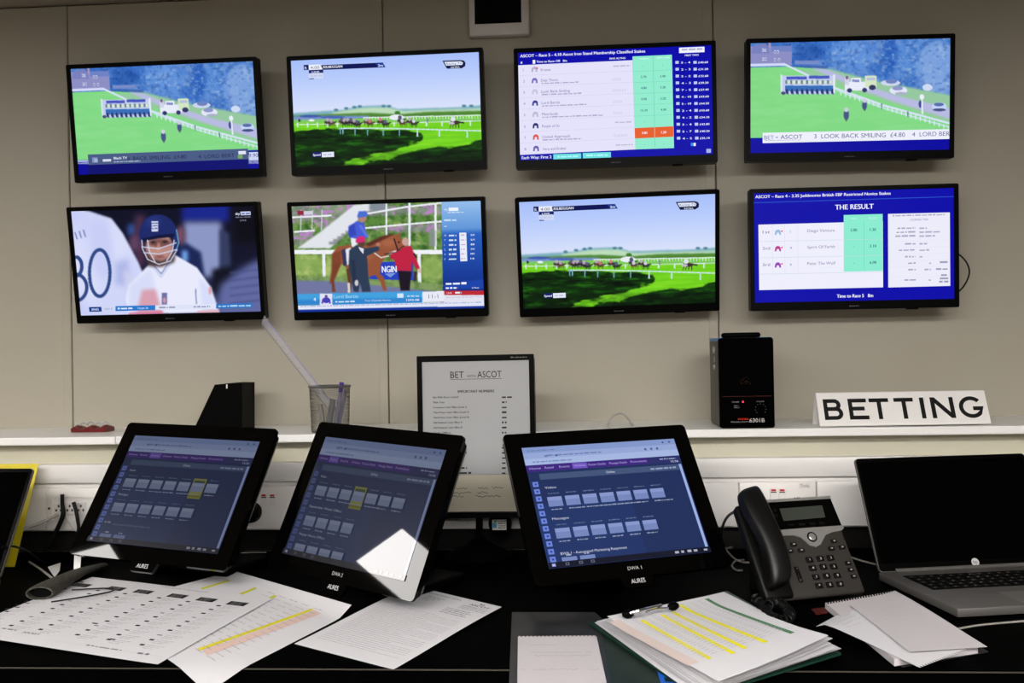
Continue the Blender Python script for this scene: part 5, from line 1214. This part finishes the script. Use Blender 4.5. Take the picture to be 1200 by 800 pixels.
# clipboard and its pile
S = Sheet([(690, 729), (852, 692), (986, 765), (818, 816)], DESK+.0068)
t = thing('clipboard', 'green edged clipboard holding a pile of marked sheets', 'clipboard', S.f(.5, .5)); off = Matrix.Translation([-v for v in S.f(.5, .5)])
o = obj('board', S.mesh(n=2, th=.0028), 'board_green', t); o.matrix_local = off
cz = DESK+.043
a, b = on_z(736, 719, cz), on_z(789, 710, cz); ax_ = (b-a)/np.linalg.norm(b-a)
wire = [on_z(738, 718, cz+.004), on_z(752, 714.5, cz+.007), on_z(775, 709, cz+.005)]
o = obj('clip_wire', MB().tube(smooth_path(wire), .0024, 8), 'chrome', t, True); o.matrix_local = off
o = obj('clip_wire', MB().tube(smooth_path([on_z(757, 717, cz), on_z(768, 713, cz+.003), on_z(783, 712, cz+.001)]), .0015, 8), 'chrome', t, True); o.matrix_local = off
for p_ in (a, b):
    m = MB().tube([p_-ax_*.008, p_-ax_*.003, p_+ax_*.003, p_+ax_*.008], [.004, .0065, .0065, .004], 10); o = obj('clip_jaw', m, 'black_plastic', t, True); o.matrix_local = off
o = obj('clip_base', MB().tube([a+np.array([0, .008, -.02]), b+np.array([0, .008, -.02])], .009, 8), 'black_plastic', t, True); o.matrix_local = off
for i in range(7):
    r = random.Random(i+3); j = lambda s_=3: r.uniform(-s_, s_)
    k = i/6
    px = [(698+14*k+j(2), 729-4*k+j(1)), (849-21*k*k+j(2), 693+7*k+j(1)), (985-14*k+j(4), 764-11*k+j(2)), (820+20*k+j(3), 815-16*k+j(2))]
    cv = .004+.002*i
    S = Sheet(px, DESK+.0085+.0034*i, lambda u, v, cv=cv, i=i: cv*.9*(u*u)*v*v*.8+.0016*math.sin(3*u+i)*v)
    lab = ['bottom', 'second lowest', 'third lowest', 'middle', 'third highest', 'second highest'][i] if i < 6 else None
    if i < 6: paper(lab+' white sheet in the pile on the clipboard', S, 'paper', None, group='sheets on the clipboard', n=8)
S = Sheet([(712, 725), (826, 701.5), (971, 753), (842, 798)], DESK+.033, lambda u, v: .010*u*u*v*v+.004*math.exp(-(v/.1)**2))
L = Layer(); W_, H_ = S.W, S.H
for k in range(26): L.rect(W_*.02, -H_*(.04+.0285*k), W_*.97, -H_*(.04+.0285*k)+.0003, (196, 196, 204))
for k in range(14): L.rect(W_*(.04+.068*k), -H_*.76, W_*(.04+.068*k)+.0003, -H_*.03, (204, 204, 210))
L.step()
stripe(L, S, (720, 729), (813, 778), .020, (214, 196, 190), 12)
for a, b, w in (((752, 727), (832, 772), .0075), ((776, 721), (860, 766.5), .0075), ((789, 718), (874, 761), .0075), ((797, 711), (898, 755), .0085)): stripe(L, S, a, b, w, (232, 222, 30), 12)
stripe(L, S, (828, 704), (929, 746.5), .0085, (84, 128, 92), 12); L.step()
for k in range(25):
    for jx in range(9): L.greek(W_*(.14+.09*jx), W_*(.14+.09*jx+.05), -H_*(.058+.0285*k), .0016, (180, 178, 188), k*11+jx)
paper('table sheet with yellow highlighted lines on top of the clipboard', S, 'paper', L, n=16)

# notepads on the right
S0 = Sheet([(967, 706), (1048, 692), (1146, 757), (1048, 772)], DESK+.012)
t = thing('spiral_notepad', 'white spiral notepad beside the phone under loose sheets', 'notepad', S0.f(.5, .5)); off = Matrix.Translation([-v for v in S0.f(.5, .5)])
o = obj('pages', S0.mesh(n=2, th=.0095), 'paper_pink', t); o.matrix_local = off
Sb = Sheet([(965, 712), (1050, 696), (1158, 763), (1058, 781)], DESK+.002); o = obj('back_cover', Sb.mesh(n=2, th=.0012), 'wallet', t); o.matrix_local = off
m = MB()
for k in range(26):
    u = (k+.5)/26; c0 = np.array(S0.f(u, .012)); c1 = np.array(S0.f(u, -.03)); d = c1-c0; d[2] = 0; d /= np.linalg.norm(d)
    m.tube([c0+np.array([0, 0, -.003])+.006*(math.cos(a_)*d+math.sin(a_)*np.array([0, 0, 1.])) for a_ in np.linspace(-.6, math.pi+.2, 9)], .0011, 5)
o = obj('spiral_wire', m, 'black_plastic', t); o.matrix_local = off; o['kind'] = 'stuff'
L = Layer(); 
for k in range(5): scribble(L, S0.W*.1, S0.W*(.5+.1*(k % 2)), -S0.H*(.06+.045*k), .003, (214, 186, 190), k)
o = obj('handwriting', L.mesh('handwriting', 'print', S0.fn()), None, t); o.matrix_local = off
S = Sheet([(956, 726), (1006, 707), (1131, 759), (1075, 780)], DESK+.0135, lambda u, v: .001*math.sin(4*v)-.010*max(0, .12-v)/.12*(1-u)); L = Layer()
for k in range(4): scribble(L, S.W*.15, S.W*.6, -S.H*(.1+.06*k), .004, (176, 172, 178), k+20)
paper('loose torn sheet with ragged perforated end on the spiral notepad', S, 'paper', L, teeth='bottom', n=10)
S = Sheet([(996, 708.5), (1049, 694), (1157, 757), (1066, 765)], DESK+.0155, lambda u, v: .0035*math.sin(3*v+1)*u+.002*v); L = Layer()
for k in range(6): scribble(L, S.W*.12, S.W*(.75-.1*(k % 2)), -S.H*(.14+.055*k), .0035, (178, 172, 178), k+40)
scribble(L, S.W*.75, S.W*.9, -S.H*.88, .003, (190, 184, 190), 60)
paper('loose handwritten sheet lying uppermost on the spiral notepad', S, 'paper_pink', L, n=10)
S = Sheet([(951, 713), (968, 711), (970, 717), (956, 719)], DESK+.003)
tag(obj('red_card_scrap', S.mesh(n=2, th=.002), 'dark_red_card'), 'small dark red card sticking out beside the spiral notepad', 'card')

# ------------------------------------------------------------------ things on the shelf
cx, cy, r_ = -.539, 2.035, .0435
t = thing('pen_cup', 'silver wire mesh pen cup on the shelf', 'pen cup', (cx, cy, SHELF))
n = 56; rows = 22; V = [(r_*(.93+.07*j/rows)*math.cos(2*math.pi*(i+.5*(j % 2))/n), r_*(.93+.07*j/rows)*math.sin(2*math.pi*(i+.5*(j % 2))/n), .004+.094*j/rows) for j in range(rows+1) for i in range(n)]
F = [(j*n+i, j*n+(i+1) % n, (j+1)*n+(i+1) % n, (j+1)*n+i) for j in range(rows) for i in range(n)]
o = obj('mesh_wall', MB().add(V, F), 'mesh_wire', t); md = o.modifiers.new('wire', 'WIREFRAME'); md.thickness = .0009; md.use_even_offset = False
obj('rim', MB().tube([(r_*1.02*math.cos(a_), r_*1.02*math.sin(a_), .1) for a_ in np.linspace(0, 2*math.pi, 41)], .0026, 8), 'mesh_wire', t, True)
obj('base', MB().lathe([(r_*.93, .0004), (r_*.93, .005), (r_*.9, .005)], 40), 'mesh_wire', t, True)
def stick(name, label, cat, p0, p1, r, mat, cap=None):
    p0 = np.array(p0); p1 = np.array(p1); c = p0
    t = thing(name, label, cat, c)
    obj('barrel', MB().tube([p0-c, p0-c+(p1-p0)*.03, p1-c], [r*.4, r, r], 12), mat, t, True)
    if cap: obj('cap', MB().tube([p0-c+(p1-p0)*.8, p1-c+(p1-p0)*.01], r*1.15, 12), cap, t, True)
    return t
stick('pen', 'pen with purple cap standing in the mesh pen cup', 'pen', (cx+.012, cy-.006, SHELF+.006), (cx+.030, cy-.012, SHELF+.108), .0042, 'pen_grey', 'purple_plastic')
stick('pen', 'grey pen leaning right in the mesh pen cup', 'pen', (cx+.016, cy+.006, SHELF+.006), (cx+.036, cy-.003, SHELF+.092), .0042, 'pen_grey')
stick('pen', 'short thick dark grey marker in the mesh pen cup', 'marker', (cx-.002, cy-.012, SHELF+.006), (cx+.012, cy-.020, SHELF+.072), .0065, 'grey_mark')
stick('pen', 'short pale marker at the back of the mesh pen cup', 'marker', (cx-.016, cy+.01, SHELF+.006), (cx-.024, cy+.008, SHELF+.06), .005, 'silver')
a = on_y(308, 374, 2.035); b = on_y(392, 482, 2.035); d = (b-a)/np.linalg.norm(b-a); sd = np.cross(d, (0, 1., 0)); sd /= np.linalg.norm(sd)
t = thing('ruler', 'clear plastic ruler leaning out of the mesh pen cup', 'ruler', b)
hwid = .0085; e0 = a-b
obj('blade', slab([e0-sd*hwid*1.0+d*.006, -sd*hwid, sd*hwid, e0+sd*hwid-d*.004], .0025, (0, -1, 0)), 'acrylic', t)
L = Layer(); Lr = np.linalg.norm(e0)
for k in range(int(Lr/.004)):
    w = .006 if k % 5 == 0 else .0035; L.rect(.003+k*.004, hwid-.0005-w, .0036+k*.004, hwid-.0005, (70, 68, 76))
L.rect(.0, -hwid+.001, Lr-.01, -hwid+.0018, (110, 100, 190)); L.rect(.0, hwid-.0012, Lr-.01, hwid-.0004, (90, 86, 92))
obj('scale_marks', L.mesh('scale_marks', 'print', lambda x, y, z: tuple(-d*x+sd*(-y)+np.array([0, -.0028, 0]))), None, t)
# black magazine file
f0 = on_y(225, 497, 2.08); pr = [on_y(x, y, 2.08) for x, y in ((226, 497), (284, 497), (284, 449), (268, 449), (252, 450.5))]
t = thing('magazine_file', 'black magazine file with sloping side on the shelf', 'magazine file', (pr[0][0], 2.08, SHELF))
poly = [(p[0]-pr[0][0], p[2]-SHELF) for p in pr]; poly[0] = (0, .0006); poly[1] = (poly[1][0], .0006)
Mx = np.array([[1, 0, 0, 0], [0, 0, 1, 0], [0, 1, 0, 0], [0, 0, 0, 1.]])
obj('front_side', MB().prism(poly, -.002, .001, Mx), 'black_plastic', t); obj('back_side', MB().prism(poly, .079, .082, Mx), 'black_plastic', t)
obj('spine', MB().box(poly[1][0]-.003, poly[1][0]-.0001, .0011, .0789, .0006, poly[2][1]), 'black_plastic', t); obj('base', MB().box(.003, poly[1][0]-.0031, .0011, .0789, .0006, .0036), 'black_plastic', t)
obj('label_slot', MB().box(poly[3][0]-.005, poly[3][0]-.002, -.0026, -.0018, poly[2][1]-.011, poly[2][1]-.002), 'white_mark', t)
# red packet
p = on_y(109, 499, 2.12); t = thing('red_packet', 'small red packet with crumpled pale top on the shelf', 'packet', (p[0], 2.12, SHELF))
m = MB(); r = random.Random(3); ns = 12; V = []
for i in range(ns+1):
    x = -.042+.084*i/ns; h = .012+.004*math.sin(i*1.3); 
    for (yy, zz) in ((-.02, .0006), (-.022, h*.8), (-.004, h+.002*r.random()), (.018, h*.8), (.02, .0006)): V.append((x, yy, zz))
F = [(i*5+k, (i+1)*5+k, (i+1)*5+(k+1) % 5, i*5+(k+1) % 5) for i in range(ns) for k in range(5)]+[(0, 1, 2, 3, 4), tuple(ns*5+k for k in (4, 3, 2, 1, 0))]
obj('body', m.add(V, F), 'red_packet', t)
m = MB()
for k in range(4): m.tube(smooth_path([(-.03+.018*k, -.006, .0155), (-.024+.018*k, -.002, .021+.002*(k % 2)), (-.014+.018*k, .002, .0165)]), .002, 6)
obj('foil_top', m, 'paper_grey', t, True)
# papers behind the left till on the shelf
o = obj('shelf_leaflet', slab([(-.80, 2.0, SHELF+.0005), (-.69, 1.995, SHELF+.0005), (-.685, 2.06, SHELF+.0005), (-.79, 2.07, SHELF+.0005)], .0015, (0, 0, 1)), 'paper'); tag(o, 'small white leaflet flat on the shelf below the magazine file', 'leaflet')

# ------------------------------------------------------------------ cables and odds and ends
def cable(label, pts, r, mat, cat='cable', name='cable'):
    P = smooth_path(pts, 8); c = P[0]; rr = r
    if hasattr(r, '__len__'): rr = list(np.interp(np.linspace(0, 1, len(P)), np.linspace(0, 1, len(r)), r))
    o = obj(name, MB().tube([p-c for p in P], rr, 8), mat, None, True); o.location = [float(v) for v in c]
    return tag(o, label, cat, 'loose cables')
Y = lambda y, *p: [on_y(a, b, y) for a, b in p]
Z = lambda z, *p: [on_z(a, b, z) for a, b in p]
cable('grey cable looping up from the back of the shelf', Y(2.06, (711, 503), (714, 494), (719, 487), (726, 484.5), (733, 487), (739, 495), (742, 499)), .0024, 'cable_grey')
cable('black plug lead standing up at the left sockets, taller one', Y(1.955, (73, 579), (73, 590), (74, 603), (68, 618), (60, 634), (56, 642)), [.0042, .004, .005, .005, .006, .006], 'cable_black')
cable('shorter black plug lead at the left sockets', Y(1.955, (86, 588), (89, 598), (91, 609), (92, 620), (88, 634)), [.0042, .004, .004, .0035, .0035], 'cable_black')
cable('grey straight lead running from behind the cut-off laptop to the sockets', [on_y(26, 621, 1.91), on_y(46, 613, 1.93), on_y(68, 603, 1.96)], .0035, 'cable_grey')
cable('thin white wire hanging below the left sockets', Y(1.965, (76, 605), (82, 614), (89, 622), (92, 617)), .0012, 'cable_white')
cable('thin dark cable crossing in front of the yellow card', [on_y(2, 641, 1.72), on_y(16, 640, 1.74), on_y(34, 647, 1.76), on_z(52, 660, DESK+.003)], .002, 'cable_black')
cable('white cable curving down beside the yellow card to the desk', [on_z(34, 658, DESK+.003), on_z(42, 663, DESK+.003), on_z(52, 670, DESK+.003), on_z(66, 681, DESK+.003)], .0022, 'cable_grey')
cable('grey cable on the desk right of the leftmost till monitor', Z(DESK+.003, (276, 624), (298, 631), (320, 638)), .0018, 'cable_grey')
cable('thin grey cable on the desk in front of the leftmost till monitor', Z(DESK+.003, (262, 655), (282, 648), (312, 647)), .0014, 'cable_grey')
cable('short grey cable on the desk left of the DWA 1 monitor', Z(DESK+.003, (588, 640), (600, 636), (612, 633)), .0014, 'cable_grey')
cable('black cable arching from the back of the phone', Y(1.80, (844, 640), (846, 620), (852, 606), (862, 599), (874, 597)), .0026, 'cable_black')
cable('grey cable lying straight behind the phone', Z(DESK+.003, (845, 644), (858, 641), (874, 638)), .002, 'cable_grey')
cable('grey cable curving behind the phone', Z(DESK+.003, (848, 640), (858, 652), (868, 658), (878, 659)), .002, 'cable_grey')
cable('hooked grey cable end behind the phone', Z(DESK+.003, (872, 656), (862, 657), (858, 663), (863, 668), (870, 668)), .002, 'cable_grey')
cable('grey cable on the desk between phone and laptop', Z(DESK+.003, (998, 653), (1010, 657), (1026, 661)), .002, 'cable_grey')
cable('thin pale wire on the desk in front of the right laptop', Z(DESK+.003, (1120, 737), (1150, 732), (1205, 727)), .0016, 'cable_grey')
# plug adaptor on the trunking right of the left till
p = on_y(294, 600, 1.97); t = thing('plug_adaptor', 'round black plug adaptor on the trunking behind the leftmost till monitor', 'adaptor', (p[0], 1.9805, p[2]))
obj('body', MB().lathe([(.021, .001), (.023, .008), (.021, .024), (.014, .028)], 28, np.array([[1, 0, 0, 0], [0, 0, -1, 0], [0, 1, 0, 0], [0, 0, 0, 1.]])), 'black_plastic', t, True)
L = Layer()
for k in range(5): L.greek(.006, .018, -.012+k*.0055, .0032, (190, 190, 190), k, 2)
obj('lettering', L.mesh('lettering', 'print', lambda x, y, z: (x, -.0285+.0045*(x > .0), y)), None, t)
# speckled tool handle
P = [on_z(46, 695, DESK+.0165), on_z(58, 688, DESK+.0165), on_z(76, 679, DESK+.0155), on_z(92, 671, DESK+.013), on_z(108, 666, DESK+.010), on_z(122, 662, DESK+.009)]
t = thing('tool_handle', 'grey speckled tool handle with hollow oval end by the programme', 'tool', P[0])
pp = [p-P[0] for p in smooth_path(P, 6)]; n_ = len(pp); rad = list(np.interp(np.linspace(0, 1, n_), [0, .08, .3, .6, 1], [.024, .0255, .023, .0165, .010]))
m = MB().tube(pp, rad, 20, .5); m.f = [f for f in m.f if f != tuple(range(19, -1, -1))]
inn = [(pp[0]*(1-k)+pp[8]*k) for k in (0, .3, .7)]
m2 = MB().tube(inn, [.0212, .0205, .014], 20, .44)
o = len(m.v); m.v += m2.v; m.f += [tuple(i+o for i in reversed(f)) for f in m2.f if f != tuple(range(19, -1, -1))]
m.f += [(k, (k+1) % 20, o+(k+1) % 20, o+k) for k in range(20)]
obj('grip', m, 'handle_grey', t, True)
obj('hollow', MB().tube([inn[0]*.5+inn[1]*.5, inn[1]], .0204, 20, .44), 'black_matte', t)
cable('thin black wire loop lying over the race programme', Z(DESK+.009, (60, 705), (80, 702), (110, 697), (131, 692.5), (132, 690), (124, 689), (100, 690), (84, 691)), .0013, 'cable_black', 'wire', 'wire_loop')
# white card strip beside the left till's foot
a = on_z(86, 678, DESK+.0006); o = obj('white_strip', slab([a, a+np.array([.012, 0, 0]), on_y(95, 650, a[1]+.02), on_y(87, 650, a[1]+.02)], .001, (0, 1, 0)), 'white_card'); tag(o, 'narrow white strip standing beside the foot of the leftmost monitor', 'card strip')
S = Sheet([(56, 664), (71, 659), (70, 668), (64, 676)], DESK+.002); tag(obj('white_scrap', S.mesh(n=2, th=.0008), 'white_card'), 'small white paper scrap among the cables at the left', 'paper scrap')
